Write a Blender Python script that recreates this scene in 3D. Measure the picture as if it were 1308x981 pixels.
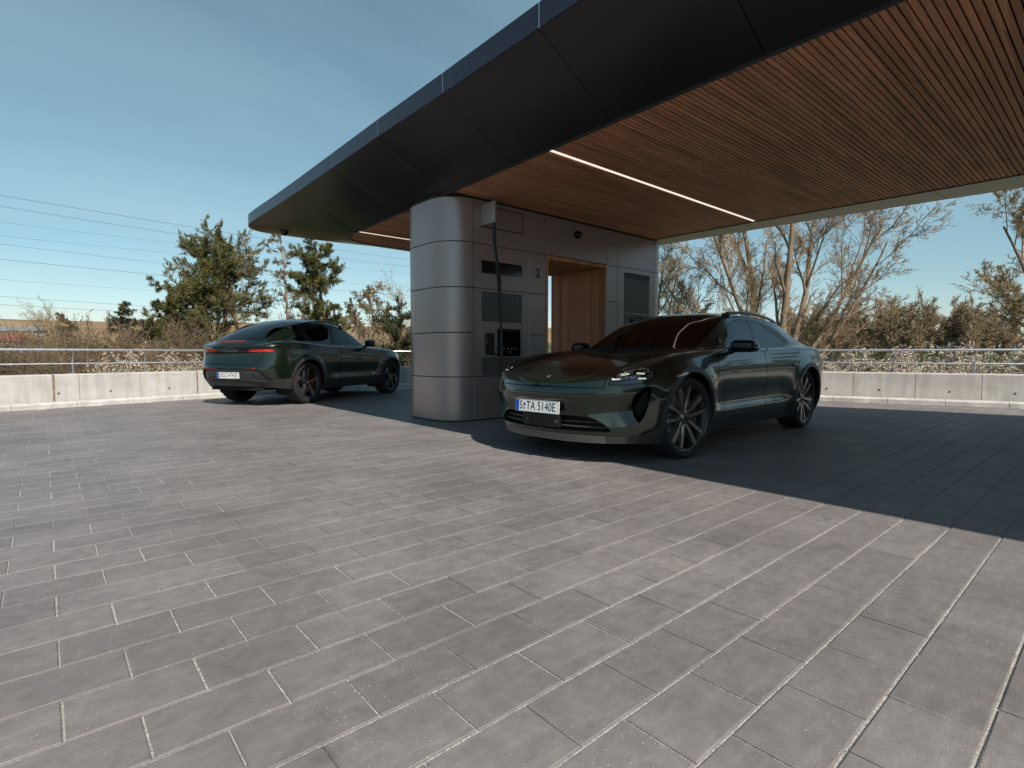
import bpy, bmesh, math, random
import numpy as np
from mathutils import Vector, Matrix, noise
R = math.radians
scene = bpy.context.scene
for o in list(bpy.data.objects):
    bpy.data.objects.remove(o)
rng = random.Random(7)

# ------------------------------------------------------------------ camera
CAM_H = 0.92
PITCH, YAW = R(3.2), R(49.07)
camd = bpy.data.cameras.new('camera')
cam = bpy.data.objects.new('camera', camd)
scene.collection.objects.link(cam)
camd.sensor_width = 36.0
camd.lens = 690.0 / 1308.0 * 36.0
camd.clip_start, camd.clip_end = 0.05, 6000.0
_F = Vector((math.cos(YAW), math.sin(YAW), 0))
_R = Vector((math.sin(YAW), -math.cos(YAW), 0))
_Z = Vector((0, 0, 1))
_FW = _F * math.cos(PITCH) - _Z * math.sin(PITCH)
_U = _F * math.sin(PITCH) + _Z * math.cos(PITCH)
cam.matrix_world = Matrix(((_R.x, _U.x, -_FW.x, 0), (_R.y, _U.y, -_FW.y, 0), (_R.z, _U.z, -_FW.z, CAM_H), (0, 0, 0, 1)))
scene.camera = cam

# ------------------------------------------------------------------ sun, sky, exposure
TO_SUN = Vector((-0.17, -0.95, 1.0)).normalized()
SUN_EL = math.asin(TO_SUN.z)
sund = bpy.data.lights.new('sun', 'SUN')
sund.energy = 5.0
sund.angle = R(0.53)
sund.color = (1.0, 0.93, 0.84)
sun = bpy.data.objects.new('sun', sund)
scene.collection.objects.link(sun)
sun.rotation_euler = (-TO_SUN).to_track_quat('-Z', 'Y').to_euler()
world = bpy.data.worlds.new('World')
scene.world = world
world.use_nodes = True
wn, wl = world.node_tree.nodes, world.node_tree.links
wn.clear()
sky = wn.new('ShaderNodeTexSky')
sky.sky_type = 'NISHITA'
sky.sun_disc = False
sky.sun_elevation = SUN_EL
sky.sun_rotation = math.atan2(TO_SUN.x, TO_SUN.y)
sky.altitude = 300
sky.air_density = 1.0
sky.dust_density = 0.25
sky.ozone_density = 1.6
# thin cirrus: white veil mixed over the clear sky, by direction
tc = wn.new('ShaderNodeTexCoord')
sep = wn.new('ShaderNodeSeparateXYZ'); wl.new(tc.outputs['Generated'], sep.inputs[0])
zc = wn.new('ShaderNodeMath'); zc.operation = 'MAXIMUM'; wl.new(sep.outputs[2], zc.inputs[0]); zc.inputs[1].default_value = 0.03
zo = wn.new('ShaderNodeMath'); zo.operation = 'ADD'; wl.new(zc.outputs[0], zo.inputs[0]); zo.inputs[1].default_value = 0.18
dx = wn.new('ShaderNodeMath'); dx.operation = 'DIVIDE'; wl.new(sep.outputs[0], dx.inputs[0]); wl.new(zo.outputs[0], dx.inputs[1])
dy = wn.new('ShaderNodeMath'); dy.operation = 'DIVIDE'; wl.new(sep.outputs[1], dy.inputs[0]); wl.new(zo.outputs[0], dy.inputs[1])
cmb = wn.new('ShaderNodeCombineXYZ'); wl.new(dx.outputs[0], cmb.inputs[0]); wl.new(dy.outputs[0], cmb.inputs[1])
mpg = wn.new('ShaderNodeMapping'); wl.new(cmb.outputs[0], mpg.inputs[0])
mpg.inputs['Rotation'].default_value = (0, 0, R(12)); mpg.inputs['Scale'].default_value = (0.55, 1.5, 1); mpg.inputs['Location'].default_value = (2.3, 0.75, 0)
nz = wn.new('ShaderNodeTexNoise'); wl.new(mpg.outputs[0], nz.inputs['Vector'])
nz.inputs['Scale'].default_value = 0.75; nz.inputs['Detail'].default_value = 7; nz.inputs['Roughness'].default_value = 0.5; nz.inputs['Distortion'].default_value = 0.5
rmp = wn.new('ShaderNodeValToRGB'); wl.new(nz.outputs[0], rmp.inputs[0])
rmp.color_ramp.elements[0].position = 0.36; rmp.color_ramp.elements[0].color = (0, 0, 0, 1)
rmp.color_ramp.elements[1].position = 0.82; rmp.color_ramp.elements[1].color = (0.42, 0.42, 0.42, 1)
hsv = wn.new('ShaderNodeHueSaturation'); wl.new(sky.outputs[0], hsv.inputs['Color'])
hsv.inputs['Hue'].default_value = 0.468; hsv.inputs['Saturation'].default_value = 1.0; hsv.inputs['Value'].default_value = 1.0
mixc = wn.new('ShaderNodeMix'); mixc.data_type = 'RGBA'
wl.new(rmp.outputs[0], mixc.inputs['Factor']); wl.new(hsv.outputs[0], mixc.inputs['A']); mixc.inputs['B'].default_value = (5.2, 7.2, 7.9, 1)
bg = wn.new('ShaderNodeBackground'); wl.new(mixc.outputs['Result'], bg.inputs['Color'])
bg.inputs['Strength'].default_value = 0.088
wo = wn.new('ShaderNodeOutputWorld'); wl.new(bg.outputs[0], wo.inputs['Surface'])
vs = scene.view_settings
vs.view_transform = 'Standard'
vs.look = 'None'
vs.exposure = 0.28
vs.gamma = 1.0
vs.use_curve_mapping = False
scene.render.film_transparent = False
scene.cycles.max_bounces = 8
scene.cycles.transparent_max_bounces = 16
# ------------------------------------------------------------------ helpers
COL = scene.collection
def tag(o, label=None, cat=None, group=None, kind=None):
    if label: o['label'] = label
    if cat: o['category'] = cat
    if group: o['group'] = group
    if kind: o['kind'] = kind
    return o
def empty(name, loc=(0, 0, 0), rz=0.0, parent=None):
    o = bpy.data.objects.new(name, None)
    o.empty_display_size = 0.1
    COL.objects.link(o)
    o.location = loc
    o.rotation_euler = (0, 0, rz)
    if parent: o.parent = parent
    return o
def link(name, me, mat=None, parent=None, loc=None):
    o = bpy.data.objects.new(name, me)
    COL.objects.link(o)
    if mat is not None and len(me.materials) == 0:
        me.materials.append(mat)
    if parent is not None: o.parent = parent
    if loc is not None: o.location = loc
    return o
def mesh(name, verts, faces, mat=None, smooth=False, mats=None, midx=None):
    me = bpy.data.meshes.new(name)
    me.from_pydata([tuple(v) for v in verts], [], [tuple(f) for f in faces])
    for m in (mats or ([mat] if mat else [])): me.materials.append(m)
    if midx is not None: me.polygons.foreach_set('material_index', list(midx))
    if smooth: me.polygons.foreach_set('use_smooth', [True] * len(me.polygons))
    me.update()
    return me
class MB:
    """collects shapes for ONE mesh"""
    def __init__(s): s.v, s.f = [], []
    def add(s, vs, fs):
        b = len(s.v); s.v += [tuple(v) for v in vs]; s.f += [tuple(i + b for i in f) for f in fs]; return s
    def box(s, x0, x1, y0, y1, z0, z1):
        return s.add([(x0,y0,z0),(x1,y0,z0),(x1,y1,z0),(x0,y1,z0),(x0,y0,z1),(x1,y0,z1),(x1,y1,z1),(x0,y1,z1)],
                     [(0,3,2,1),(4,5,6,7),(0,1,5,4),(1,2,6,5),(2,3,7,6),(3,0,4,7)])
    def cbox(s, x0, x1, y0, y1, z0, z1, c=0.005):
        """box with chamfered edges"""
        X, Y, Zs = (x0, x1), (y0, y1), (z0, z1)
        vs, idx = [], {}
        for i in (0, 1):
            for j in (0, 1):
                for k in (0, 1):
                    sx, sy, sz = (1 if i == 0 else -1), (1 if j == 0 else -1), (1 if k == 0 else -1)
                    for a in range(3):
                        p = [X[i] + sx*c, Y[j] + sy*c, Zs[k] + sz*c]
                        p[a] = (X[i], Y[j], Zs[k])[a]
                        idx[(i, j, k, a)] = len(vs); vs.append(tuple(p))
        g = lambda i, j, k, a: idx[(i, j, k, a)]
        fs = []
        for k in (0, 1):
            q = [g(0,0,k,2), g(1,0,k,2), g(1,1,k,2), g(0,1,k,2)]; fs.append(q if k else q[::-1])
            q = [g(0,k,0,1), g(1,k,0,1), g(1,k,1,1), g(0,k,1,1)]; fs.append(q if not k else q[::-1])
            q = [g(k,0,0,0), g(k,1,0,0), g(k,1,1,0), g(k,0,1,0)]; fs.append(q if k else q[::-1])
        for i in (0, 1):
            for j in (0, 1):
                q = [g(i,j,0,0), g(i,j,0,1), g(i,j,1,1), g(i,j,1,0)]; fs.append(q if (i + j) % 2 else q[::-1])
                q = [g(i,0,j,0), g(i,0,j,2), g(i,1,j,2), g(i,1,j,0)]; fs.append(q if (i + j) % 2 == 0 else q[::-1])
                q = [g(0,i,j,1), g(0,i,j,2), g(1,i,j,2), g(1,i,j,1)]; fs.append(q if (i + j) % 2 else q[::-1])
                for k in (0, 1):
                    t = [g(i,j,k,0), g(i,j,k,1), g(i,j,k,2)]; fs.append(t if (i + j + k) % 2 else t[::-1])
        return s.add(vs, fs)
    def tube(s, pts, r, n=8, cap=True):
        pts = [Vector(p) for p in pts]
        rr = r if isinstance(r, (list, tuple)) else [r] * len(pts)
        prev = None; vs = []
        for i, p in enumerate(pts):
            t = (pts[min(i+1, len(pts)-1)] - pts[max(i-1, 0)])
            if t.length < 1e-9: t = Vector((0, 0, 1))
            t.normalize()
            if prev is None:
                a = Vector((0, 0, 1)) if abs(t.z) < 0.9 else Vector((1, 0, 0))
                nx = t.cross(a).normalized()
            else:
                nx = (prev - t * prev.dot(t))
                nx = nx.normalized() if nx.length > 1e-6 else t.orthogonal().normalized()
            prev = nx; ny = t.cross(nx)
            for k in range(n):
                th = 2 * math.pi * k / n
                vs.append(p + (nx * math.cos(th) + ny * math.sin(th)) * rr[i])
        fs = []
        for i in range(len(pts) - 1):
            for k in range(n):
                fs.append((i*n+k, i*n+(k+1) % n, (i+1)*n+(k+1) % n, (i+1)*n+k))
        if cap:
            fs.append(tuple(range(n))[::-1]); fs.append(tuple((len(pts)-1)*n + k for k in range(n)))
        return s.add(vs, fs)
    def cyl(s, p, q, r, n=16): return s.tube([p, q], r, n)
    def prism(s, poly, z0, z1):
        n = len(poly)
        vs = [(x, y, z0) for x, y in poly] + [(x, y, z1) for x, y in poly]
        fs = [tuple(range(n))[::-1], tuple(range(n, 2*n))] + [(i, (i+1) % n, n + (i+1) % n, n + i) for i in range(n)]
        return s.add(vs, fs)
    def grid(s, rows):
        n = len(rows[0]); vs = [p for r in rows for p in r]
        return s.add(vs, [(i*n+j, i*n+j+1, (i+1)*n+j+1, (i+1)*n+j) for i in range(len(rows)-1) for j in range(n-1)])
    def xf(s, M, start=0):
        s.v = s.v[:start] + [tuple(M @ Vector(v)) for v in s.v[start:]]; return s
    def me(s, name, mat=None, smooth=False): return mesh(name, s.v, s.f, mat, smooth)
    def build(s, name, mat=None, parent=None, smooth=False, loc=None):
        return link(name, s.me(name, mat, smooth), None, parent, loc)
def autosmooth(o, ang=35):
    me = o.data
    me.polygons.foreach_set('use_smooth', [True] * len(me.polygons))
    try: me.set_sharp_from_angle(angle=R(ang))
    except Exception: pass
    return o
def copy_tree(o, parent=None):
    c = o.copy(); COL.objects.link(c)
    if parent is not None: c.parent = parent
    for ch in list(o.children): copy_tree(ch, c)
    return c

# ------------------------------------------------------------------ materials
def mat(name, col=(0.5, 0.5, 0.5), rough=0.5, metal=0.0, spec=0.5, coat=0.0, emit=None, estr=0.0, trans=0.0, ior=1.45):
    m = bpy.data.materials.new(name); m.use_nodes = True
    b = m.node_tree.nodes['Principled BSDF']
    b.inputs['Base Color'].default_value = (*col, 1)
    b.inputs['Roughness'].default_value = rough
    b.inputs['Metallic'].default_value = metal
    b.inputs['Specular IOR Level'].default_value = spec
    b.inputs['Coat Weight'].default_value = coat
    b.inputs['Coat Roughness'].default_value = 0.02
    b.inputs['Transmission Weight'].default_value = trans
    b.inputs['IOR'].default_value = ior
    if emit:
        b.inputs['Emission Color'].default_value = (*emit, 1); b.inputs['Emission Strength'].default_value = estr
    return m
def nd(m, t, **kw):
    n = m.node_tree.nodes.new(t)
    for k, v in kw.items():
        if hasattr(n, k): setattr(n, k, v)
        else: n.inputs[k].default_value = v
    return n
def lk(m, a, b): m.node_tree.links.new(a, b)
def bsdf(m): return m.node_tree.nodes['Principled BSDF']
def noise_color(m, c1, c2, scale=5.0, detail=6, rough=0.6, coord='Object', lo=0.35, hi=0.65, stretch=(1, 1, 1), bump=0.0, bdist=0.01, extra=None):
    """colour of a material mottled between c1 and c2, with fine relief"""
    tcn = nd(m, 'ShaderNodeTexCoord')
    mp = nd(m, 'ShaderNodeMapping'); mp.inputs['Scale'].default_value = stretch
    if coord == 'World':
        g = nd(m, 'ShaderNodeNewGeometry'); lk(m, g.outputs['Position'], mp.inputs[0])
    else: lk(m, tcn.outputs[coord], mp.inputs[0])
    n = nd(m, 'ShaderNodeTexNoise'); lk(m, mp.outputs[0], n.inputs['Vector'])
    n.inputs['Scale'].default_value = scale; n.inputs['Detail'].default_value = detail; n.inputs['Roughness'].default_value = rough
    r = nd(m, 'ShaderNodeValToRGB'); lk(m, n.outputs[0], r.inputs[0])
    r.color_ramp.elements[0].position = lo; r.color_ramp.elements[0].color = (*c1, 1)
    r.color_ramp.elements[1].position = hi; r.color_ramp.elements[1].color = (*c2, 1)
    lk(m, r.outputs[0], bsdf(m).inputs['Base Color'])
    if bump:
        b = nd(m, 'ShaderNodeBump'); b.inputs['Strength'].default_value = bump; b.inputs['Distance'].default_value = bdist
        lk(m, n.outputs[0], b.inputs['Height']); lk(m, b.outputs[0], bsdf(m).inputs['Normal'])
    return n, r
M = {}
def paver_material(name):
    m = mat(name, rough=0.62, spec=0.4)
    g = nd(m, 'ShaderNodeNewGeometry')
    off = nd(m, 'ShaderNodeVectorMath', operation='SUBTRACT'); lk(m, g.outputs['Position'], off.inputs[0]); off.inputs[1].default_value = (0.005 - 30.6, 2.239 - 0.20406 * 302, 0)
    br = nd(m, 'ShaderNodeTexBrick'); lk(m, off.outputs[0], br.inputs['Vector'])
    br.offset = 0.5; br.offset_frequency = 2
    br.inputs['Scale'].default_value = 1.0; br.inputs['Mortar Size'].default_value = 0.0; br.inputs['Bias'].default_value = 0.0
    br.inputs['Brick Width'].default_value = 0.30609; br.inputs['Row Height'].default_value = 0.20406
    br.inputs['Color1'].default_value = (0.150, 0.135, 0.131, 1); br.inputs['Color2'].default_value = (0.176, 0.160, 0.156, 1)
    # large soft patches of dust
    n1 = nd(m, 'ShaderNodeTexNoise'); lk(m, g.outputs['Position'], n1.inputs['Vector']); n1.inputs['Scale'].default_value = 1.1; n1.inputs['Detail'].default_value = 5; n1.inputs['Roughness'].default_value = 0.65
    r1 = nd(m, 'ShaderNodeMapRange'); lk(m, n1.outputs[0], r1.inputs[0]); r1.inputs[1].default_value = 0.3; r1.inputs[2].default_value = 0.72; r1.inputs[3].default_value = 0.8; r1.inputs[4].default_value = 1.22
    # cloudy stains within a stone
    n2 = nd(m, 'ShaderNodeTexNoise'); lk(m, g.outputs['Position'], n2.inputs['Vector']); n2.inputs['Scale'].default_value = 14; n2.inputs['Detail'].default_value = 8; n2.inputs['Roughness'].default_value = 0.72
    r2 = nd(m, 'ShaderNodeMapRange'); lk(m, n2.outputs[0], r2.inputs[0]); r2.inputs[1].default_value = 0.3; r2.inputs[2].default_value = 0.7; r2.inputs[3].default_value = 0.84; r2.inputs[4].default_value = 1.16
    mul = nd(m, 'ShaderNodeMath', operation='MULTIPLY'); lk(m, r1.outputs[0], mul.inputs[0]); lk(m, r2.outputs[0], mul.inputs[1])
    # streaky scratches of sand
    mp = nd(m, 'ShaderNodeMapping'); lk(m, g.outputs['Position'], mp.inputs[0]); mp.inputs['Rotation'].default_value = (0, 0, R(-35)); mp.inputs['Scale'].default_value = (1, 6, 1)
    n4 = nd(m, 'ShaderNodeTexNoise'); lk(m, mp.outputs[0], n4.inputs['Vector']); n4.inputs['Scale'].default_value = 4.5; n4.inputs['Detail'].default_value = 6; n4.inputs['Roughness'].default_value = 0.7
    r4 = nd(m, 'ShaderNodeMapRange'); lk(m, n4.outputs[0], r4.inputs[0]); r4.inputs[1].default_value = 0.5; r4.inputs[2].default_value = 0.8; r4.inputs[3].default_value = 1.0; r4.inputs[4].default_value = 1.28
    mul2 = nd(m, 'ShaderNodeMath', operation='MULTIPLY'); lk(m, mul.outputs[0], mul2.inputs[0]); lk(m, r4.outputs[0], mul2.inputs[1])
    n6 = nd(m, 'ShaderNodeTexNoise'); lk(m, g.outputs['Position'], n6.inputs['Vector']); n6.inputs['Scale'].default_value = 2.6; n6.inputs['Detail'].default_value = 7; n6.inputs['Roughness'].default_value = 0.6; n6.inputs['Distortion'].default_value = 0.8
    r6 = nd(m, 'ShaderNodeMapRange'); lk(m, n6.outputs[0], r6.inputs[0]); r6.inputs[1].default_value = 0.6; r6.inputs[2].default_value = 0.72; r6.inputs[3].default_value = 1.0; r6.inputs[4].default_value = 0.8
    mul3 = nd(m, 'ShaderNodeMath', operation='MULTIPLY'); lk(m, mul2.outputs[0], mul3.inputs[0]); lk(m, r6.outputs[0], mul3.inputs[1])
    vm = nd(m, 'ShaderNodeVectorMath', operation='SCALE'); lk(m, br.outputs['Color'], vm.inputs[0]); lk(m, mul3.outputs[0], vm.inputs['Scale'])
    # grains of quartz and grit: sparse bright specks
    vo = nd(m, 'ShaderNodeTexVoronoi'); lk(m, g.outputs['Position'], vo.inputs['Vector']); vo.inputs['Scale'].default_value = 95
    sp = nd(m, 'ShaderNodeMapRange'); lk(m, vo.outputs['Distance'], sp.inputs[0]); sp.inputs[1].default_value = 0.10; sp.inputs[2].default_value = 0.2; sp.inputs[3].default_value = 1; sp.inputs[4].default_value = 0
    gate = nd(m, 'ShaderNodeMath', operation='GREATER_THAN'); sx = nd(m, 'ShaderNodeSeparateColor'); lk(m, vo.outputs['Color'], sx.inputs[0]); lk(m, sx.outputs[0], gate.inputs[0]); gate.inputs[1].default_value = 0.74
    n3 = nd(m, 'ShaderNodeTexNoise'); lk(m, g.outputs['Position'], n3.inputs['Vector']); n3.inputs['Scale'].default_value = 2.3; n3.inputs['Detail'].default_value = 3
    r3 = nd(m, 'ShaderNodeMapRange'); lk(m, n3.outputs[0], r3.inputs[0]); r3.inputs[1].default_value = 0.42; r3.inputs[2].default_value = 0.62
    k1 = nd(m, 'ShaderNodeMath', operation='MULTIPLY'); lk(m, sp.outputs[0], k1.inputs[0]); lk(m, gate.outputs[0], k1.inputs[1])
    k2 = nd(m, 'ShaderNodeMath', operation='MULTIPLY'); lk(m, k1.outputs[0], k2.inputs[0]); lk(m, r3.outputs[0], k2.inputs[1])
    mx = nd(m, 'ShaderNodeMix', data_type='RGBA'); lk(m, k2.outputs[0], mx.inputs['Factor']); lk(m, vm.outputs[0], mx.inputs['A']); mx.inputs['B'].default_value = (0.5, 0.48, 0.45, 1)
    lk(m, mx.outputs['Result'], bsdf(m).inputs['Base Color'])
    n5 = nd(m, 'ShaderNodeTexNoise'); lk(m, g.outputs['Position'], n5.inputs['Vector']); n5.inputs['Scale'].default_value = 160; n5.inputs['Detail'].default_value = 4
    ad = nd(m, 'ShaderNodeMath', operation='ADD'); lk(m, n5.outputs[0], ad.inputs[0]); lk(m, n2.outputs[0], ad.inputs[1])
    b = nd(m, 'ShaderNodeBump'); b.inputs['Strength'].default_value = 0.35; b.inputs['Distance'].default_value = 0.004
    lk(m, ad.outputs[0], b.inputs['Height']); lk(m, b.outputs[0], bsdf(m).inputs['Normal'])
    rr = nd(m, 'ShaderNodeMapRange'); lk(m, n2.outputs[0], rr.inputs[0]); rr.inputs[3].default_value = 0.42; rr.inputs[4].default_value = 0.75
    lk(m, rr.outputs[0], bsdf(m).inputs['Roughness'])
    return m
M['paver'] = paver_material('concrete_paver')
M['sand'] = mat('joint_sand', (0.4, 0.38, 0.35), 0.95); noise_color(M['sand'], (0.13, 0.12, 0.11), (0.52, 0.50, 0.475), 130, 5, 0.8, 'World', 0.36, 0.6, bump=0.9, bdist=0.004)
M['concrete'] = mat('pale_concrete', rough=0.85, spec=0.2); noise_color(M['concrete'], (0.38, 0.36, 0.335), (0.50, 0.48, 0.455), 2.2, 9, 0.72, 'World', 0.3, 0.7, (1, 1, 1.7), 0.25, 0.01)
M['concrete2'] = mat('kerb_concrete', rough=0.85, spec=0.2); noise_color(M['concrete2'], (0.42, 0.40, 0.375), (0.55, 0.535, 0.51), 6, 9, 0.72, 'World', 0.3, 0.7, bump=0.3, bdist=0.006)
def streaks(m, lo=0.86, hi=1.08, stretch=(5, 5, .35), scale=2.0):
    """rain streaks and stains multiplied over a material's colour"""
    b = bsdf(m); src = b.inputs['Base Color'].links[0].from_socket
    g = nd(m, 'ShaderNodeNewGeometry'); mp = nd(m, 'ShaderNodeMapping'); mp.inputs['Scale'].default_value = stretch; lk(m, g.outputs['Position'], mp.inputs[0])
    n = nd(m, 'ShaderNodeTexNoise'); n.inputs['Scale'].default_value = scale; n.inputs['Detail'].default_value = 6; n.inputs['Roughness'].default_value = .65; lk(m, mp.outputs[0], n.inputs['Vector'])
    r = nd(m, 'ShaderNodeMapRange'); lk(m, n.outputs[0], r.inputs[0]); r.inputs[1].default_value = .35; r.inputs[2].default_value = .6; r.inputs[3].default_value = lo; r.inputs[4].default_value = hi
    v = nd(m, 'ShaderNodeVectorMath', operation='SCALE'); lk(m, src, v.inputs[0]); lk(m, r.outputs[0], v.inputs['Scale']); lk(m, v.outputs[0], b.inputs['Base Color'])
streaks(M['concrete']); streaks(M['concrete2'], .85, 1.06, (2, 2, 2), 1.5)
M['hole'] = mat('shadowed_hole', (0.06, 0.055, 0.05), 0.9)
M['sheen_soffit'] = mat('soffit_metal_sky_sheen', (0.52, 0.47, 0.455), 0.42, 0.2)  # same soffit on the far side: grazing sky reflection painted as a paler colour
M['joint_dark'] = mat('dark_joint', (0.03, 0.028, 0.025), 0.9)
M['rust'] = mat('rusty_steel', rough=0.8); noise_color(M['rust'], (0.16, 0.10, 0.06), (0.32, 0.25, 0.19), 12, 6, 0.7)
M['galv'] = mat('galvanised_steel', rough=0.42, metal=0.75); noise_color(M['galv'], (0.42, 0.43, 0.45), (0.6, 0.61, 0.63), 18, 4, 0.6)
M['panel'] = mat('satin_bronze_grey_panel', (0.35, 0.292, 0.28), 0.32, 0.45)
def add_bump(m, scale, strength, dist, stretch=(1, 1, 1)):
    t = nd(m, 'ShaderNodeTexCoord'); mp = nd(m, 'ShaderNodeMapping'); mp.inputs['Scale'].default_value = stretch; lk(m, t.outputs['Object'], mp.inputs[0])
    n = nd(m, 'ShaderNodeTexNoise'); n.inputs['Scale'].default_value = scale; lk(m, mp.outputs[0], n.inputs['Vector'])
    b = nd(m, 'ShaderNodeBump'); b.inputs['Strength'].default_value = strength; b.inputs['Distance'].default_value = dist
    lk(m, n.outputs[0], b.inputs['Height']); lk(m, b.outputs[0], bsdf(m).inputs['Normal'])
add_bump(M['panel'], 1.3, 0.05, 0.05)
M['soffit'] = mat('anthracite_soffit_metal', (0.03, 0.0275, 0.029), 0.3, 0.35); add_bump(M['soffit'], 0.7, 0.06, 0.06)
M['fascia'] = mat('anthracite_fascia_metal', (0.04, 0.042, 0.06), 0.3, 0.4)
M['trim_light'] = mat('brushed_joint_trim', (0.55, 0.55, 0.56), 0.35, 0.8)
M['black'] = mat('black_satin', (0.012, 0.012, 0.013), 0.5)
M['blackgloss'] = mat('black_gloss_screen', (0.006, 0.006, 0.008), 0.08)
M['rubber'] = mat('black_rubber', (0.014, 0.014, 0.015), 0.55)
M['grille'] = mat('grille_slat_metal', (0.14, 0.135, 0.135), 0.4, 0.6)
M['icon'] = mat('pale_icon_print', (0.5, 0.5, 0.5), 0.6)
M['boxgrey'] = mat('cable_box_lacquer', (0.34, 0.325, 0.32), 0.4, 0.4)
M['led'] = mat('led_strip', (0.9, 0.9, 0.9), 0.4, emit=(1.0, 0.90, 0.80), estr=0.8)
def wood(name, c1, c2, axis):
    m = mat(name, rough=0.55, spec=0.35)
    st = {'x': (0.7, 14, 14), 'z': (14, 14, 0.7), 'y': (14, 0.7, 14)}[axis]
    n, r = noise_color(m, c1, c2, 3.2, 7, 0.65, 'World', 0.3, 0.72, st, 0.25, 0.003)
    # board to board variation along the run
    g = nd(m, 'ShaderNodeNewGeometry'); mp = nd(m, 'ShaderNodeMapping'); lk(m, g.outputs['Position'], mp.inputs[0])
    mp.inputs['Scale'].default_value = {'x': (0.9, 20, 0.01), 'z': (9, 9, 0.01), 'y': (20, 0.9, 0.01)}[axis]
    w = nd(m, 'ShaderNodeTexVoronoi'); w.inputs['Scale'].default_value = 1.0; lk(m, mp.outputs[0], w.inputs['Vector'])
    s = nd(m, 'ShaderNodeSeparateColor'); lk(m, w.outputs['Color'], s.inputs[0])
    mr = nd(m, 'ShaderNodeMapRange'); lk(m, s.outputs[0], mr.inputs[0]); mr.inputs[3].default_value = 0.72; mr.inputs[4].default_value = 1.25
    v = nd(m, 'ShaderNodeVectorMath', operation='SCALE'); lk(m, r.outputs[0], v.inputs[0]); lk(m, mr.outputs[0], v.inputs['Scale'])
    lk(m, v.outputs[0], bsdf(m).inputs['Base Color'])
    return m
M['slat'] = wood('warm_timber_slat', (0.37, 0.165, 0.09), (0.54, 0.27, 0.15), 'x')
M['doorwood'] = wood('oak_veneer', (0.42, 0.195, 0.105), (0.54, 0.27, 0.15), 'z')
# ------------------------------------------------------------------ terrain
def sstep(a, b, x):
    t = min(1, max(0, (x - a) / (b - a))); return t * t * (3 - 2 * t)
def terrain_z(x, y):
    d = math.hypot(x, y)
    az = math.degrees(math.atan2(y, x)) - 49.07          # left positive
    k = sstep(-40, -8, az) * (1 - sstep(110, 150, abs(az)))
    h = -0.75 - 0.5 * sstep(14, 40, d)
    n = noise.noise(Vector((x * 0.008, y * 0.008, 0.3)))
    h += k * (23.5 + 2.5 * n) * sstep(90, 470, d) + 0.25 * sstep(20, 60, d) * noise.noise(Vector((x * 0.05, y * 0.05, 1)))
    return h
rows = []
for r in [0.5, 8, 12, 14, 16, 18, 21, 24, 28, 33, 39, 46, 55, 66, 80, 96, 115, 138, 165, 198, 237, 284, 340, 400, 440, 470, 560, 800, 1400, 3000, 5500]:
    rows.append([(r * math.cos(a), r * math.sin(a), terrain_z(r * math.cos(a), r * math.sin(a)) if r > 0.5 else -0.75) for a in [2 * math.pi * k / 180 for k in range(181)]])
M['terrain'] = mat('meadow_and_field', rough=0.95, spec=0.1)
m = M['terrain']
g = nd(m, 'ShaderNodeNewGeometry'); sp_ = nd(m, 'ShaderNodeSeparateXYZ'); lk(m, g.outputs['Position'], sp_.inputs[0])
n1 = nd(m, 'ShaderNodeTexNoise'); lk(m, g.outputs['Position'], n1.inputs['Vector']); n1.inputs['Scale'].default_value = 0.02; n1.inputs['Detail'].default_value = 8
n2 = nd(m, 'ShaderNodeTexNoise'); lk(m, g.outputs['Position'], n2.inputs['Vector']); n2.inputs['Scale'].default_value = 1.7; n2.inputs['Detail'].default_value = 8
grass = nd(m, 'ShaderNodeValToRGB'); lk(m, n2.outputs[0], grass.inputs[0])
grass.color_ramp.elements[0].position = 0.3; grass.color_ramp.elements[0].color = (0.035, 0.06, 0.015, 1)
grass.color_ramp.elements[1].position = 0.7; grass.color_ramp.elements[1].color = (0.085, 0.125, 0.03, 1)
field = nd(m, 'ShaderNodeValToRGB'); lk(m, n1.outputs[0], field.inputs[0])
field.color_ramp.elements[0].position = 0.4; field.color_ramp.elements[0].color = (0.20, 0.135, 0.075, 1)
field.color_ramp.elements[1].position = 0.62; field.color_ramp.elements[1].color = (0.27, 0.20, 0.115, 1)
hz_ = nd(m, 'ShaderNodeMath', operation='MULTIPLY_ADD'); lk(m, n1.outputs[0], hz_.inputs[0]); hz_.inputs[1].default_value = 5.0; lk(m, sp_.outputs[2], hz_.inputs[2])
a1 = nd(m, 'ShaderNodeMath', operation='GREATER_THAN'); lk(m, hz_.outputs[0], a1.inputs[0]); a1.inputs[1].default_value = 6.5
a2 = nd(m, 'ShaderNodeMath', operation='LESS_THAN'); lk(m, hz_.outputs[0], a2.inputs[0]); a2.inputs[1].default_value = 22.5
am = nd(m, 'ShaderNodeMath', operation='MULTIPLY'); lk(m, a1.outputs[0], am.inputs[0]); lk(m, a2.outputs[0], am.inputs[1])
mx = nd(m, 'ShaderNodeMix', data_type='RGBA'); lk(m, am.outputs[0], mx.inputs['Factor']); lk(m, grass.outputs[0], mx.inputs['A']); lk(m, field.outputs[0], mx.inputs['B'])
lk(m, mx.outputs['Result'], bsdf(m).inputs['Base Color'])
tag(autosmooth(MB().grid(rows).build('ground', M['terrain']), 80), 'meadow and brown field rising to a low hill behind the wall', kind='structure')

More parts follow.
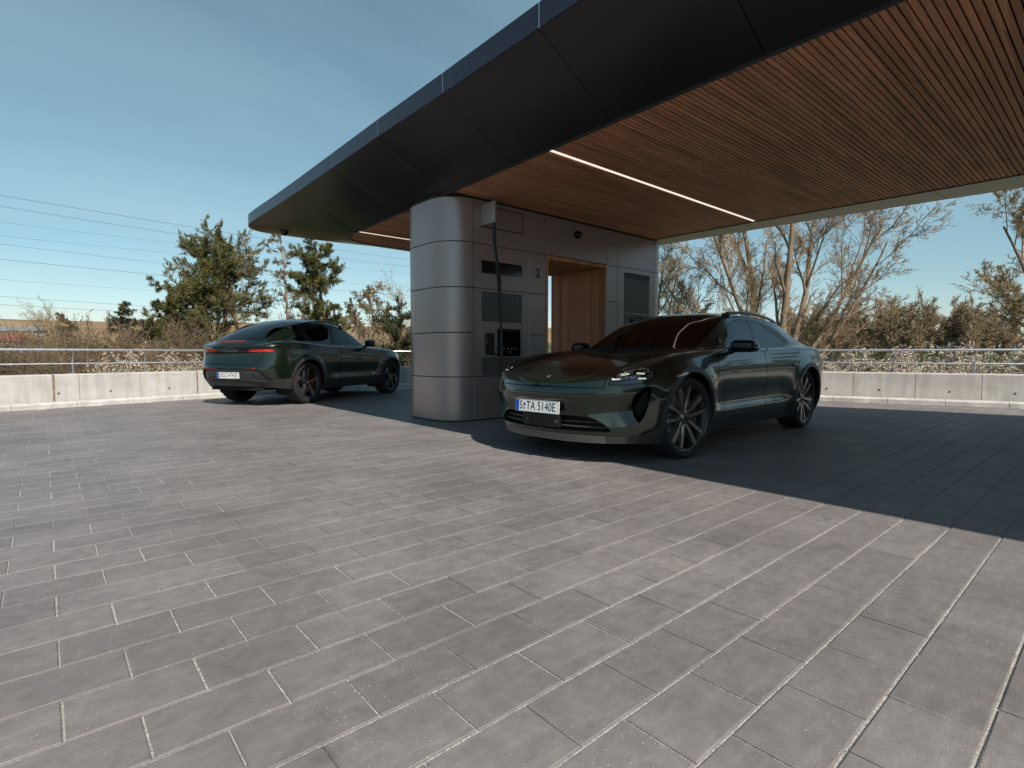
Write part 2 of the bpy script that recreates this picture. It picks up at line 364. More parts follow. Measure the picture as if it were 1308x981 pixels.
# ------------------------------------------------------------------ wall line around the forecourt
def wall_path():
    pts = []
    x = -14.0
    while x < 8.0:
        pts.append((x, 12.02 + 0.24 * (x + 0.55))); x += 0.25
    # fillet into the right-hand wall, which runs askew
    R_ = 2.5; d1 = Vector((1, .24)).normalized(); d2 = Vector((.35, -1)).normalized(); X_ = Vector((8.203, 14.12))
    T_ = R_ * math.tan(math.acos(d1.dot(d2)) / 2)
    s_ = X_ - d1 * T_; e_ = X_ + d2 * T_; c_ = s_ + Vector((d1.y, -d1.x)) * R_
    pts = [q_ for q_ in pts if q_[0] < s_.x - .05]
    a0 = math.atan2(s_.y - c_.y, s_.x - c_.x); a1 = math.atan2(e_.y - c_.y, e_.x - c_.x)
    for k in range(15):
        a_ = a0 + (a1 - a0) * k / 14; pts.append((c_.x + R_ * math.cos(a_), c_.y + R_ * math.sin(a_)))
    y = e_.y - .25
    while y > -14:
        pts.append((12.2 - .35 * (y - 2.7), y)); y -= 0.25
    return [Vector((a, b, 0)) for a, b in pts]
WP = wall_path()
WS = [0.0]
for a_, b_ in zip(WP, WP[1:]): WS.append(WS[-1] + (b_ - a_).length)
def wall_at(s):
    s = max(0.0, min(WS[-1] - 1e-6, s))
    lo = int(np.searchsorted(WS, s, side='right')) - 1
    a_, b_ = WP[lo], WP[lo + 1]
    t = (s - WS[lo]) / (WS[lo + 1] - WS[lo])
    p = a_.lerp(b_, t); d = (b_ - a_).normalized()
    return p, d, Vector((-d.y, d.x, 0))      # outward normal (to the left of travel)
S_L0 = 0.0
def sL(x): return (x + 14.0) * math.hypot(1, 0.24)
S_R = WS[-1]
def sR(y):
    y = 13.145 / (12.6 / y + .35) if y > .5 else y
    return WS[-1] - (y - WP[-1].y) * math.hypot(1, .35)
def sweep(mb, s0, s1, prof, n=None):
    """closed profile (outward offset, z) swept along the wall line"""
    L = s1 - s0
    n = n or max(1, int(L / 0.3))
    base = []
    for i in range(n + 1):
        p, d, nn = wall_at(s0 + L * i / n)
        base.append([(p.x + nn.x * o, p.y + nn.y * o, z) for o, z in prof])
    k = len(prof); vs = [q for r in base for q in r]; fs = []
    for i in range(n):
        for j in range(k):
            fs.append((i*k + j, i*k + (j+1) % k, (i+1)*k + (j+1) % k, (i+1)*k + j))
    fs.append(tuple(range(k))[::-1]); fs.append(tuple(n*k + j for j in range(k)))
    return mb.add(vs, fs)
# concrete upstand panels
cw = empty('parapet_wall', WP[30]); cw.location = (0, 0, 0)
tag(cw, 'low pale concrete parapet wall around the forecourt, behind the kerb', 'wall')
joints = [sL(-14)] + [sL(-12 + 2.0 * k) for k in range(5)] + [sL(-1.9), sL(0.12), sL(0.47), sL(1.40), sL(2.40), sL(4.2), sL(5.6)]
joints += [joints[-1] + 1.6, joints[-1] + 3.2, joints[-1] + 4.8]
joints = [j for j in joints if j < sR(9.4)] + [sR(v) for v in (9.2, 7.6, 5.7, 3.79, 2.74, 1.77, -0.25, -2.3, -4.3, -6.3, -8.3, -10.3, -12.3)]
for a_, b_ in zip(joints, joints[1:]):
    g0 = 0.016 if abs(a_ - sL(0.12)) < 0.01 or abs(a_ - sL(2.40)) < 0.01 else 0.004
    g1 = 0.016 if abs(b_ - sL(0.12)) < 0.01 or abs(b_ - sL(2.40)) < 0.01 else 0.004
    o = sweep(MB(), a_ + g0, b_ - g1, [(0, -0.7), (0.0, 0.545), (0.012, 0.557), (0.24, 0.565), (0.25, 0.55), (0.25, -0.7)]).build('wall_panel', M['concrete'], cw)
sweep(MB(), joints[0], joints[-1], [(0.03, -0.7), (0.03, 0.535), (0.22, 0.535), (0.22, -0.7)]).build('joint_filler', M['joint_dark'], cw)
for xx in (0.12, 2.40):
    p, d, nn = wall_at(sL(xx))
    mb = MB().cbox(-0.014, 0.014, -0.006, 0.02, 0.06, 0.555, 0.003); mb.xf(Matrix.Translation(p) @ Matrix.Rotation(math.atan2(d.y, d.x), 4, 'Z'))
    mb.build('joint_plate', M['rust'], cw)
for s_ in [sL(v) for v in (-2.9, -1.0, 0.18, 0.92, 1.88)] + [sR(v) for v in (5.2, 4.29, 3.33, 2.22, 1.33, 0.3)]:
    p, d, nn = wall_at(s_)
    mb = MB().tube([(0, -0.006, 0.235), (0, 0.03, 0.235)], [0.017, 0.014], 14); mb.xf(Matrix.Translation(p) @ Matrix.Rotation(math.atan2(d.y, d.x), 4, 'Z'))
    autosmooth(mb.build('drain_hole', M['hole'], cw), 40)
# kerb stones in front of it
kb = tag(empty('kerb'), 'pale kerb stones at the foot of the parapet wall', kind='structure')
ks = sL(-8)
kcuts = []
while ks < sR(-12): kcuts.append(ks); ks += 0.86
for a_, b_ in zip(kcuts, kcuts[1:]):
    j = rng.uniform(-0.002, 0.002)
    sweep(MB(), a_ + 0.004, b_ - 0.004, [(-0.23 + j, -0.1), (-0.23 + j, 0.07), (-0.205 + j, 0.092), (-0.05, 0.098), (-0.05, -0.1)], 3).build('kerb_stone', M['concrete2'], kb)
sweep(MB(), kcuts[0], kcuts[-1], [(-0.046, -0.1), (-0.046, 0.075), (-0.004, 0.075), (-0.004, -0.1)]).build('gutter_strip', M['concrete'], kb)
sweep(MB(), kcuts[0], kcuts[-1], [(-0.21, -0.1), (-0.21, 0.06), (-0.06, 0.085), (-0.06, -0.1)]).build('kerb_bed', M['joint_dark'], kb)
# guard rail of galvanised tube
gr = tag(empty('guard_rail'), 'galvanised steel tube guard rail on top of the parapet wall', 'railing')
def rail_line(o, z): return [wall_at(s)[0] + wall_at(s)[2] * o + Vector((0, 0, z)) for s in np.arange(sL(-9), sR(-12), 0.3)]
autosmooth(MB().tube(rail_line(0.08, 0.99), 0.0212, 10).build('top_rail', M['galv'], gr))
autosmooth(MB().tube(rail_line(0.17, 0.745), 0.0135, 8).build('middle_rail', M['galv'], gr))
posts = [sL(v) for v in (-8.45, -7.34, -6.23, -5.12, -4.0, -2.9, -1.79, -0.68, 0.43, 1.54, 2.65, 3.76, 4.87, 5.98)]
posts += [posts[-1] + 1.15 * k for k in range(1, 4)] + [sR(v) for v in (9.6, 8.2, 6.85, 5.6, 4.37, 3.08, 1.85, 0.6, -0.65, -1.9)]
pm = MB().cbox(-0.006, 0.006, 0.145, 0.195, 0.555, 0.84, 0.002)
pm.add([(sx * 0.006, y, z) for sx in (-1, 1) for y, z in ((0.145, 0.84), (0.195, 0.84), (0.10, 0.975), (0.06, 0.975))], [(0, 1, 2, 3), (7, 6, 5, 4), (0, 4, 5, 1), (1, 5, 6, 2), (2, 6, 7, 3), (3, 7, 4, 0)])
pm.cbox(-0.05, 0.05, 0.115, 0.225, 0.555, 0.572, 0.002)
for sx in (-0.033, 0.033): pm.cyl((sx, 0.17, 0.57), (sx, 0.17, 0.585), 0.008, 8)
pme = pm.me('post', M['galv'])
for s_ in posts:
    p, d, nn = wall_at(s_)
    o = link('post', pme, None, gr, p); o.rotation_euler = (0, 0, math.atan2(d.y, d.x))

# ------------------------------------------------------------------ pavement of concrete slabs, half bond
PX0, PY0, PL, PW = 0.005, 2.239, 0.30609, 0.20406
WPA = np.array([(p_.x, p_.y) for p_ in WP]); WNA = np.array([tuple(wall_at(s_ + 1e-4)[2])[:2] for s_ in WS])
def inside_court(x, y):
    i = int(np.argmin((WPA[:, 0] - x) ** 2 + (WPA[:, 1] - y) ** 2))
    return (x - WPA[i, 0]) * WNA[i, 0] + (y - WPA[i, 1]) * WNA[i, 1] < -0.20
outer = [(-14, 12.02 + 0.24 * (-13.45) - 0.03)] + [(q_.x, q_.y) for q_ in WP[2:-2]] + [(WP[-1].x, -14), (-14, -14)]
bed = tag(mesh_o := link('pavement', mesh('pavement', [(x, y, -0.0055) for x, y in outer], [tuple(range(len(outer)))[::-1]], M['sand'])), 'grey concrete slab paving of the forecourt', kind='structure')
def paver_geo(cx, cy, jx, rnd, rr):
    hx, hy = PL / 2 - jx, PW / 2 - 0.0042
    c = 0.0035
    tz = [rnd.uniform(-0.0009, 0.0009) for _ in range(4)]
    w = lambda: rr.uniform(-0.0012, 0.0012)
    sg = [(-1, -1), (1, -1), (1, 1), (-1, 1)]
    top = [(cx + a * (hx - c) + w(), cy + b * (hy - c) + w(), t) for (a, b), t in zip(sg, tz)]
    mid = [(cx + a * hx + w(), cy + b * hy + w(), t - 0.0028) for (a, b), t in zip(sg, tz)]
    low = [(x, y, -0.03) for x, y, z in mid]
    fs = [(0, 1, 2, 3)]
    for i in range(4):
        j = (i + 1) % 4
        fs += [(4 + i, 4 + j, j, i), (8 + i, 8 + j, 4 + j, 4 + i)]
    return top + mid + low, fs
prng = random.Random(3)
kinds = []
for k in range(6):
    v, f = paver_geo(0, 0, (0.0034 if k < 3 else 0.0018), prng, prng)
    kinds.append(mesh('paver', v, f, M['paver']))
cells = []
for r_ in range(-50, 30):
    cy = PY0 - PW * (r_ + 0.5)
    for q in range(-20, 44):
        cx = PX0 + PL * (q + 0.5) + (PL / 2 if r_ % 2 else 0)
        if -3.5 < cy and inside_court(cx, cy) and cx > -4:
            v = Vector((cx, cy, -CAM_H)); dpt = v.dot(_FW)
            vis = False; area = 0
            if dpt > 0.3:
                ix, iy = 690 * v.dot(_R) / dpt, 690 * v.dot(_U) / dpt
                vis = abs(ix) < 690 and abs(iy) < 560
                area = 1 / dpt ** 3
            cells.append((-(area if vis else 0), cx, cy))
cells.sort()
rest = MB()
for i, (a, cx, cy) in enumerate(cells):
    if i < 300:
        o = link('paver', kinds[prng.randrange(6)], None, bed, (cx, cy, prng.uniform(-0.0006, 0.0006)))
        o.rotation_euler = (0, 0, prng.uniform(-0.003, 0.003) + (math.pi if prng.random() < 0.5 else 0))
    else:
        v, f = paver_geo(cx, cy, 0.0034 if prng.random() < 0.55 else 0.0018, prng, prng); rest.add(v, f)
tag(rest.build('pavers_beyond', M['paver'], bed), kind='stuff')

# ------------------------------------------------------------------ charging pavilion
bd = tag(empty('charging_pavilion', (6.5, 6.5, 0)), 'grey metal-clad charging pavilion block with rounded ends under the canopy', 'building')
inv = Matrix.Translation((-6.5, -6.5, 0))
def bpart(mb, name, m, parent=None, sm=None):
    mb.xf(inv); o = mb.build(name, m, parent or bd)
    if sm: autosmooth(o, sm)
    return o
BX0, BX1, BY0, BY1, BR = 4.01, 9.02, 5.90, 7.15, 0.42
ZR = [0.012, 0.608, 1.206, 1.814, 2.418, 3.0]
G = 0.0045
# core behind the joints
core = MB(); core.box(4.43, 5.79, 5.925, 7.125, 0.0, 3.2); core.box(7.225, 8.60, 5.925, 7.125, 0, 3.2); core.box(5.79, 7.225, 5.925, 7.125, 2.425, 3.2)
def cap(xc, sgn, r, n=24):
    return [(xc + sgn * (-r * math.sin(t)), 0) for t in ()]
for xc, sg in ((4.43, -1), (8.60, 1)):
    pts = []
    for k in range(13):
        t = math.radians(90 * k / 12); pts.append((xc + sg * 0.395 * math.sin(t), 6.32 - 0.395 * math.cos(t)))
    for k in range(13):
        t = math.radians(90 * k / 12); pts.append((xc + sg * 0.395 * math.cos(t), 6.73 + 0.395 * math.sin(t)))
    core.prism(pts if sg > 0 else pts[::-1], 0, 3.2)
bpart(core, 'core', M['joint_dark'])
def flat_panel(x0, x1, z0, z1, front=True, name='panel', m=None):
    y0, y1 = (BY0, BY0 + 0.02) if front else (BY1 - 0.02, BY1)
    return bpart(MB().cbox(x0 + G, x1 - G, y0, y1, z0 + G, z1 - G, 0.0025), name, m or M['panel'])
def wrap_panel(xc, sg, z0, z1):
    pts = []
    for k in range(15):
        t = math.radians(90 * k / 14); pts.append((math.sin(t), -math.cos(t), 6.32))
    for k in range(15):
        t = math.radians(90 * k / 14); pts.append((math.cos(t), math.sin(t), 6.73))
    def ring(r, z): return [(xc + sg * (r * a + 0.0), yc + r * b, z) for a, b, yc in pts]
    prof = [(BR - 0.003, z0 + G), (BR, z0 + G + 0.003), (BR, z1 - G - 0.003), (BR - 0.003, z1 - G), (BR - 0.02, z1 - G), (BR - 0.02, z0 + G)]
    rows = [ring(r, z) for r, z in prof] + [ring(*prof[0])]
    # pull the ends off the flat panels by the joint width
    for row in rows:
        row[0] = (row[0][0] + sg * G, row[0][1], row[0][2]); row[-1] = (row[-1][0] + sg * G, row[-1][1], row[-1][2])
    mb = MB().grid(rows if sg < 0 else [r[::-1] for r in rows])
    bpart(mb, 'curved_panel', M['panel'], sm=40)
for z0, z1 in zip(ZR, ZR[1:]):
    wrap_panel(4.43, -1, z0, z1); wrap_panel(8.60, 1, z0, z1)
    flat_panel(5.45, 5.785, z0, z1)
    flat_panel(4.43, 5.785, z0, z1, False); flat_panel(7.225, 8.60, z0, z1, False)
    flat_panel(7.225, 7.53, z0, z1)
flat_panel(5.785, 7.225, 2.418, 3.0); flat_panel(5.785, 7.225, 2.418, 3.0, False)
flat_panel(7.53, 8.60, 2.418, 3.0)
flat_panel(4.43, 5.45, 0.012, 0.608)
# bay with the ventilation grille at the far end
def framed(x0, x1, z0, z1, holes):
    """flat panel with rectangular openings, as strips round them"""
    xs = sorted({x0, x1} | {h[0] for h in holes} | {h[1] for h in holes}); zs = sorted({z0, z1} | {h[2] for h in holes} | {h[3] for h in holes})
    mb = MB()
    for zi in range(len(zs) - 1):
        run = None
        for xi in range(len(xs) - 1):
            cxm, czm = (xs[xi] + xs[xi+1]) / 2, (zs[zi] + zs[zi+1]) / 2
            solid = not any(h[0] < cxm < h[1] and h[2] < czm < h[3] for h in holes)
            if solid and run is None: run = xs[xi]
            if (not solid or xi == len(xs) - 2) and run is not None:
                mb.box(run, xs[xi + 1] if solid else xs[xi], BY0, BY0 + 0.02, zs[zi], zs[zi+1]); run = None
    return bpart(mb, 'panel', M['panel'])
framed(7.53 + G, 8.60 - G, 0.012 + G, 2.418 - G, [(7.70, 8.45, 0.45, 2.34)])
vg = bpart(MB().box(7.695, 8.455, 5.918, 5.924, 0.44, 2.35), 'ventilation_grille', M['black'])
for zc in (1.635, 1.015):
    bpart(MB().cbox(7.70, 8.45, 5.903, 5.917, zc - 0.012, zc + 0.012, 0.002), 'grille_bar', M['panel'])
sl = MB().cbox(-0.009, 0.009, -0.006, 0.006, -0.295, 0.295, 0.002).me('grille_slat', M['grille'])
for z_ in (1.95, 1.325, 0.735):
    for k in range(25):
        o = link('grille_slat', sl, None, vg, (7.715 + k * 0.030 - 6.5, 5.911 - 6.5, z_))
# passage lined with oak
def wpart(x0, x1, y0, y1, z0, z1, name): return bpart(MB().cbox(x0, x1, y0, y1, z0, z1, 0.003), name, M['doorwood'])
wpart(5.79, 5.84, 5.892, 7.158, 0.0, 2.41, 'door_jamb'); wpart(7.17, 7.222, 5.892, 7.158, 0.0, 2.41, 'door_jamb')
wpart(5.842, 7.168, 5.892, 7.158, 2.355, 2.412, 'door_head')
for k in range(5): wpart(7.158, 7.169, 5.93 + 0.24 * k, 5.93 + 0.24 * (k + 1) - 0.003, 0.01, 2.353, 'wood_panel')
autosmooth(bpart(MB().tube([(5.98, 6.35, 2.352), (5.98, 6.35, 2.325)], 0.055, 20), 'downlight', M['black']), 40)
# number 2
cu = bpy.data.curves.new('number', 'FONT'); cu.body = '2'; cu.size = 0.185; cu.extrude = 0.0015; cu.offset = 0.004; cu.align_x = 'CENTER'; cu.align_y = 'CENTER'
to = bpy.data.objects.new('number', cu); COL.objects.link(to)
dg = bpy.context.evaluated_depsgraph_get()
tme = bpy.data.meshes.new_from_object(to.evaluated_get(dg)); bpy.data.objects.remove(to)
tme.materials.clear(); tme.materials.append(M['black'])
o = link('number_two', tme, None, bd, (5.625 - 6.5, 5.898 - 6.5, 2.115)); o.rotation_euler = (R(90), 0, 0)
o['label'] = 'black number 2 on the grey panel'

# charging station built into the first bay
cs = tag(empty('charging_station', (4.94, 5.9, 0)), 'grey wall charging station with black display, socket panel and slatted vents', 'charger')
cinv = Matrix.Translation((-4.94, -5.9, 0))
def cpart(mb, name, m, parent=None):
    mb.xf(cinv); return mb.build(name, m, parent or cs)
def cframe(x0, x1, z0, z1, holes):
    o = framed(x0, x1, z0, z1, holes); o.parent = cs; o.location = Vector((6.5, 6.5, 0)) - Vector((4.94, 5.9, 0)); o.name = 'front_panel'; return o
cframe(4.43 + G, 5.45 - G, 2.418 + G, 3.0 - G, [(4.565, 5.335, 2.645, 2.945)])
cpart(MB().box(4.582, 5.318, 5.901, 5.918, 2.662, 2.928), 'hatch', M['panel'])
cframe(4.43 + G, 5.45 - G, 1.814 + G, 2.418 - G, [(4.565, 5.315, 2.025, 2.20)])
cpart(MB().box(4.567, 5.313, 5.908, 5.92, 2.027, 2.198), 'display', M['blackgloss'])
cframe(4.43 + G, 5.45 - G, 0.608 + G, 1.814 - G, [(4.565, 5.315, 0.63, 1.775)])
gv = cpart(MB().box(4.567, 5.313, 5.919, 5.924, 0.632, 1.773), 'vent', M['black'])
cpart(MB().cbox(4.569, 5.311, 5.903, 5.918, 0.865, 1.372, 0.003), 'socket_board', M['panel'])
for zz, hh in ((1.575, 0.197), (0.748, 0.113)):
    slm = MB().cbox(-0.0075, 0.0075, -0.006, 0.006, -hh, hh, 0.002).me('vent_slat', M['grille'])
    for k in range(30): link('vent_slat', slm, None, gv, (4.58 + k * 0.0250 - 4.94, 5.911 - 5.9, zz))
def rrect(x0, x1, z0, z1, r, n=6):
    pts = []
    for cx_, cz_, a0 in ((x1 - r, z0 + r, -90), (x1 - r, z1 - r, 0), (x0 + r, z1 - r, 90), (x0 + r, z0 + r, 180)):
        for k in range(n + 1):
            a = math.radians(a0 + 90 * k / n); pts.append((cx_ + r * math.cos(a), cz_ + r * math.sin(a)))
    return pts
def plate_xz(pts, y0, y1):
    n = len(pts); mb = MB()
    return mb.add([(x, y0, z) for x, z in pts] + [(x, y1, z) for x, z in pts], [tuple(range(n)), tuple(range(n, 2*n))[::-1]] + [((i+1) % n, i, n + i, n + (i+1) % n) for i in range(n)])
sp1 = cpart(plate_xz(rrect(4.845, 5.275, 0.885, 1.275, 0.025), 5.893, 5.903), 'socket_panel', M['blackgloss'])
sp2 = cpart(plate_xz(rrect(4.63, 4.785, 0.905, 1.21, 0.02), 5.893, 5.903), 'cable_holder', M['black'])
for k in range(4):
    cpart(plate_xz(rrect(4.945 + 0.075 * k, 4.968 + 0.075 * k, 0.985, 0.999, 0.004), 5.891, 5.8935), 'icon', M['icon'], sp1)
cpart(plate_xz([(5.06, 0.945), (5.072, 0.93), (5.08, 0.935), (5.074, 0.962), (5.064, 0.97)], 5.891, 5.8935), 'icon', M['icon'], sp1)
cpart(plate_xz(rrect(4.645, 4.66, 1.05, 1.15, 0.006), 5.889, 5.893), 'holder_grip', M['grille'], sp2)
# swing-out cable box and hanging cable
cb = tag(empty('cable_box', (4.56, 5.9, 2.8)), 'pale grey box sticking out above the charging station, holding the cable', 'cable box')
o = MB().cbox(-0.012, 0.03, -0.30, 0.0, -0.145, 0.135, 0.006).build('housing', M['boxgrey'], cb)
MB().cbox(0.0, 0.018, -0.286, -0.255, -0.165, -0.144, 0.003).build('cable_gland', M['black'], cb)
MB().cbox(-0.008, 0.026, -0.03, 0.002, -0.15, -0.144, 0.002).build('hinge', M['black'], cb)
def bez(p0, p1, p2, p3, n=14):
    p0, p1, p2, p3 = map(Vector, (p0, p1, p2, p3))
    return [p0*(1-t)**3 + p1*3*t*(1-t)**2 + p2*3*t*t*(1-t) + p3*t**3 for t in [k / n for k in range(n + 1)]]
cab = tag(empty('charging_cable', (4.57, 5.63, 0)), 'thick black charging cable hanging down in front of the charging station', 'cable')
cp = bez((0.0, 0, 2.64), (0.01, 0.0, 2.3), (0.06, -0.02, 1.9), (0.09, -0.02, 1.4)) + bez((0.09, -0.02, 1.4), (0.115, -0.02, 1.0), (0.11, -0.03, 0.8), (0.07, -0.04, 0.6), 10)[1:] + bez((0.07, -0.04, 0.6), (0.03, -0.05, 0.35), (0.15, -0.04, 0.03), (0.5, 0.02, 0.022), 12)[1:]
autosmooth(MB().tube(cp, 0.0175, 8).build('cable', M['rubber'], cab))
cp = bez((0.015, 0.02, 2.64), (-0.01, 0.05, 2.35), (0.09, 0.03, 2.25), (0.088, -0.015, 1.95), 14) + bez((0.088, -0.015, 1.95), (0.09, -0.02, 1.75), (0.098, 0.0, 1.6), (0.103, 0.0, 1.4), 8)[1:] + bez((0.103, 0, 1.4), (0.12, 0, 1.0), (0.16, 0.1, 0.8), (0.17, 0.245, 0.96), 12)[1:]
autosmooth(MB().tube(cp, 0.0125, 8).build('pilot_cable', M['rubber'], cab))
# dome cameras
def dome(name, loc, r, label, wall=False):
    e = tag(empty(name, loc), label, 'camera', 'dome cameras')
    a = MB().tube([(0, 0, 0.06), (0, 0, 0.0)], [r * 0.75, r], 20)
    b = MB().tube([(0, 0, -r * math.sin(t)) for t in [0, .3, .6, .9, 1.2, 1.4, 1.54]], [r * 0.92 * math.cos(t) for t in [0, .3, .6, .9, 1.2, 1.4, 1.54]], 20)
    if wall:
        for q in (a, b): q.xf(Matrix.Rotation(R(-70), 4, 'X'))
    autosmooth(a.build('mount', M['black'], e), 40); autosmooth(b.build('dome', M['blackgloss'], e), 60)
    return e
dome('dome_camera', (6.47, 5.86, 2.80), 0.062, 'small black dome camera on the grey wall above the passage', True)

# ------------------------------------------------------------------ canopy
cy0 = -9.0
cn = tag(empty('canopy', (6, 3, 3.0)), 'large dark metal canopy with rounded corner and timber slat ceiling', 'canopy')
kinv = Matrix.Translation((-6, -3, -3.0))
def kpart(mb, name, m, parent=None, sm=None):
    mb.xf(kinv); o = mb.build(name, m, parent or cn)
    if sm: autosmooth(o, sm)
    return o
def tab(T):
    xs, ys = [t[0] for t in T], [t[1] for t in T]
    return lambda q: float(np.interp(q, xs, ys))
xin = tab([(-9, 3.86), (-3, 3.895), (1, 3.915), (1.7, 3.94), (3.0, 3.978), (4.1, 4.01), (4.9, 4.05), (5.84, 4.077), (6.9, 4.105), (7.9, 4.14), (8.9, 4.165)])
xout = tab([(-9, 2.98), (-3, 3.01), (2.77, 3.06), (3.2, 3.075), (4.56, 3.10), (5.9, 3.11), (7.36, 3.14), (8.85, 3.17), (11.4, 3.19)])
xfar = tab([(-9, 8.82), (0.95, 8.75), (2.6, 8.69), (4.03, 8.61), (5.8, 8.58), (9.0, 8.55)])
xfo = tab([(-9, 10.6), (-2, 10.5), (0.4, 9.72), (3, 9.45), (6, 9.32), (10, 9.2)])
ZI = 3.02
# stations: (inner x, y), (outer x, y, z)
yj = [8.83 - 1.405 * k for k in range(13)] + [cy0]
near = [((xin(y), y), (xout(y), y, 3.5)) for y in yj[::-1]]
def crv(pts, n):
    P = [Vector(p) for p in pts]; out = []
    for i in range(n + 1):
        t = i / n * (len(P) - 1); k = min(int(t), len(P) - 2); u = t - k
        p0, p1, p2, p3 = P[max(k-1, 0)], P[k], P[k+1], P[min(k+2, len(P)-1)]
        out.append(0.5 * ((2*p1) + (p2 - p0)*u + (2*p0 - 5*p1 + 4*p2 - p3)*u*u + (3*p1 - p0 - 3*p2 + p3)*u**3))
    return out
cin = crv([(4.165, 8.83, 0), (4.18, 9.15, 0), (4.29, 9.45, 0), (4.52, 9.64, 0), (4.85, 9.72, 0), (5.3, 9.74, 0)], 30)
cout = crv([(3.17, 8.83, 3.5), (3.185, 10.2, 3.5), (3.19, 11.35, 3.5), (3.24, 11.85, 3.5), (3.48, 12.2, 3.5), (3.9, 12.3, 3.5), (4.7, 12.05, 3.46), (5.3, 11.65, 3.40)], 30)
end = crv([(5.3, 9.74, 0), (7.0, 9.74, 0), (8.0, 9.70, 0), (8.4, 9.5, 0), (8.55, 9.0, 0)], 16)
endo = crv([(5.3, 11.65, 3.40), (6.6, 11.2, 3.30), (8.2, 10.9, 3.16), (8.95, 10.6, 3.1), (9.1, 9.9, 3.1)], 16)
fary = [9.0, 7.4, 6.0, 4.6, 3.2, 1.8, 0.4, -1, -2.4, -3.8, -5.2, -6.6, -8, -9]
far = [((xfar(y), y), (xfo(y), y if y < 8.9 else 9.9, 3.07)) for y in fary]
inner_loop, outer_loop = [], []
def soffit(pin, pout, name='soffit_panel', bul=0.014, mt='soffit'):
    n = len(pin) - 1; nv = 10; rows = []
    for i in range(n + 1):
        u = i / n; r_ = []
        for j in range(nv + 1):
            v = j / nv; a, b = Vector(pin[i]), Vector(pout[i])
            p = a.lerp(b, v)
            p.z -= bul * (4 * u * (1 - u)) ** 0.7 * math.sin(math.pi * v) + 0.012 * math.sin(math.pi * v)   # gently bowed downwards
            r_.append(tuple(p))
        rows.append(r_)
    return kpart(MB().grid(rows), name, M[mt], sm=60)
def span(p, q, n, g=0.003):
    p, q = Vector(p), Vector(q); L = (q - p).length
    return [p.lerp(q, (g / L) + (1 - 2 * g / L) * k / n) for k in range(n + 1)]
for (a_, b_) in zip(near, near[1:]):
    soffit(span((*a_[0], ZI), (*b_[0], ZI), 10), span(a_[1], b_[1], 10))
for s0, s1 in ((0, 12), (12, 30)):
    soffit([(p.x, p.y, ZI) for p in cin[s0:s1+1]], [tuple(p) for p in cout[s0:s1+1]])
soffit([(p.x, p.y, ZI) for p in end], [tuple(p) for p in endo], bul=0.0)
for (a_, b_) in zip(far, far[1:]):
    soffit(span((*a_[0], ZI), (*b_[0], ZI), 6), span(a_[1], b_[1], 6), bul=0.0, mt='sheen_soffit')
# rim of fascia panels with pale joint trims
FH = 0.195
def fascia(pts, name='fascia_panel'):
    n = len(pts); mb = MB()
    cxy = Vector((6, 2, 0)); prof = []
    rows = [[], [], [], []]
    for i, p in enumerate(pts):
        p = Vector(p); t = (Vector(pts[min(i+1, n-1)]) - Vector(pts[max(i-1, 0)])); t.z = 0; t.normalize(); o_ = Vector((-t.y, t.x, 0))
        if o_.dot(p - cxy) < 0: o_ = -o_
        rows[0].append(tuple(p - o_ * 0.03 + Vector((0, 0, 0.004)))); rows[1].append(tuple(p + o_ * 0.012 - Vector((0, 0, 0.002)))); rows[2].append(tuple(p + o_ * 0.012 + Vector((0, 0, FH)))); rows[3].append(tuple(p - o_ * 0.06 + Vector((0, 0, FH + 0.012))))
    return kpart(mb.grid(rows), name, M['fascia'], sm=30)
for (a_, b_) in zip(near, near[1:]):
    fascia(span(a_[1], b_[1], 4, 0.009))
    p = Vector(a_[1])
    kpart(MB().box(p.x - 0.0095, p.x + 0.03, p.y - 0.008, p.y + 0.008, p.z + 0.001, p.z + FH), 'joint_trim', M['trim_light'])
p = Vector(near[-1][1]); kpart(MB().box(p.x - 0.0095, p.x + 0.03, p.y - 0.008, p.y + 0.008, p.z + 0.001, p.z + FH), 'joint_trim', M['trim_light'])
fascia(cout[:13]); fascia(cout[12:]); fascia(endo); fascia([f_[1] for f_ in far])
loop = [a_[1] for a_ in near[:-1]] + [tuple(p) for p in cout] + [tuple(p) for p in endo[1:]] + [f_[1] for f_ in far[1:]]
kpart(MB().add([(x, y, z + FH + 0.002) for x, y, z in loop], [tuple(range(len(loop)))[::-1]]), 'roof_deck', M['fascia'])
# timber slat ceiling
inl = [a_[0] for a_ in near[:-1]] + [(p.x, p.y) for p in cin] + [(p.x, p.y) for p in end[1:]] + [f_[0] for f_ in far[1:]]
kpart(MB().add([(x, y, ZI + 0.05) for x, y in inl], [tuple(range(len(inl)))]), 'ceiling_backing', M['black'])
# edge profile
mbt = MB()
iv = [Vector((x, y, 0)) for x, y in inl]
rws = [[], [], [], []]
for i, p in enumerate(iv):
    t = iv[(i + 1) % len(iv)] - iv[i - 1]
    if i == 0: t = iv[1] - iv[0]
    if i == len(iv) - 1: t = iv[-1] - iv[-2]
    t.normalize(); o_ = Vector((-t.y, t.x, 0))
    for k, (dd, zz) in enumerate(((0.012, 0.05), (0.012, -0.012), (-0.012, -0.012), (-0.012, 0.05))):
        q = p + o_ * dd; rws[k].append((q.x, q.y, ZI + zz))
kpart(mbt.grid(rws), 'edge_profile', M['black'])
def xrange_at(y):
    """extent in x of the slatted ceiling at y"""
    lo, hi = xin(y), xfar(y)
    if y > 8.83:
        pts = [(p.y, p.x) for p in cin]
        lo = float(np.interp(y, [a for a, b in pts], [b for a, b in pts]))
        pe = [(p.y, p.x) for p in end[4:]][::-1]
        hi = float(np.interp(y, [a for a, b in pe], [b for a, b in pe])) if y > 9.0 else hi
    return lo + 0.014, hi - 0.014
SEAM = 6.36
srest = MB(); nsl = 0
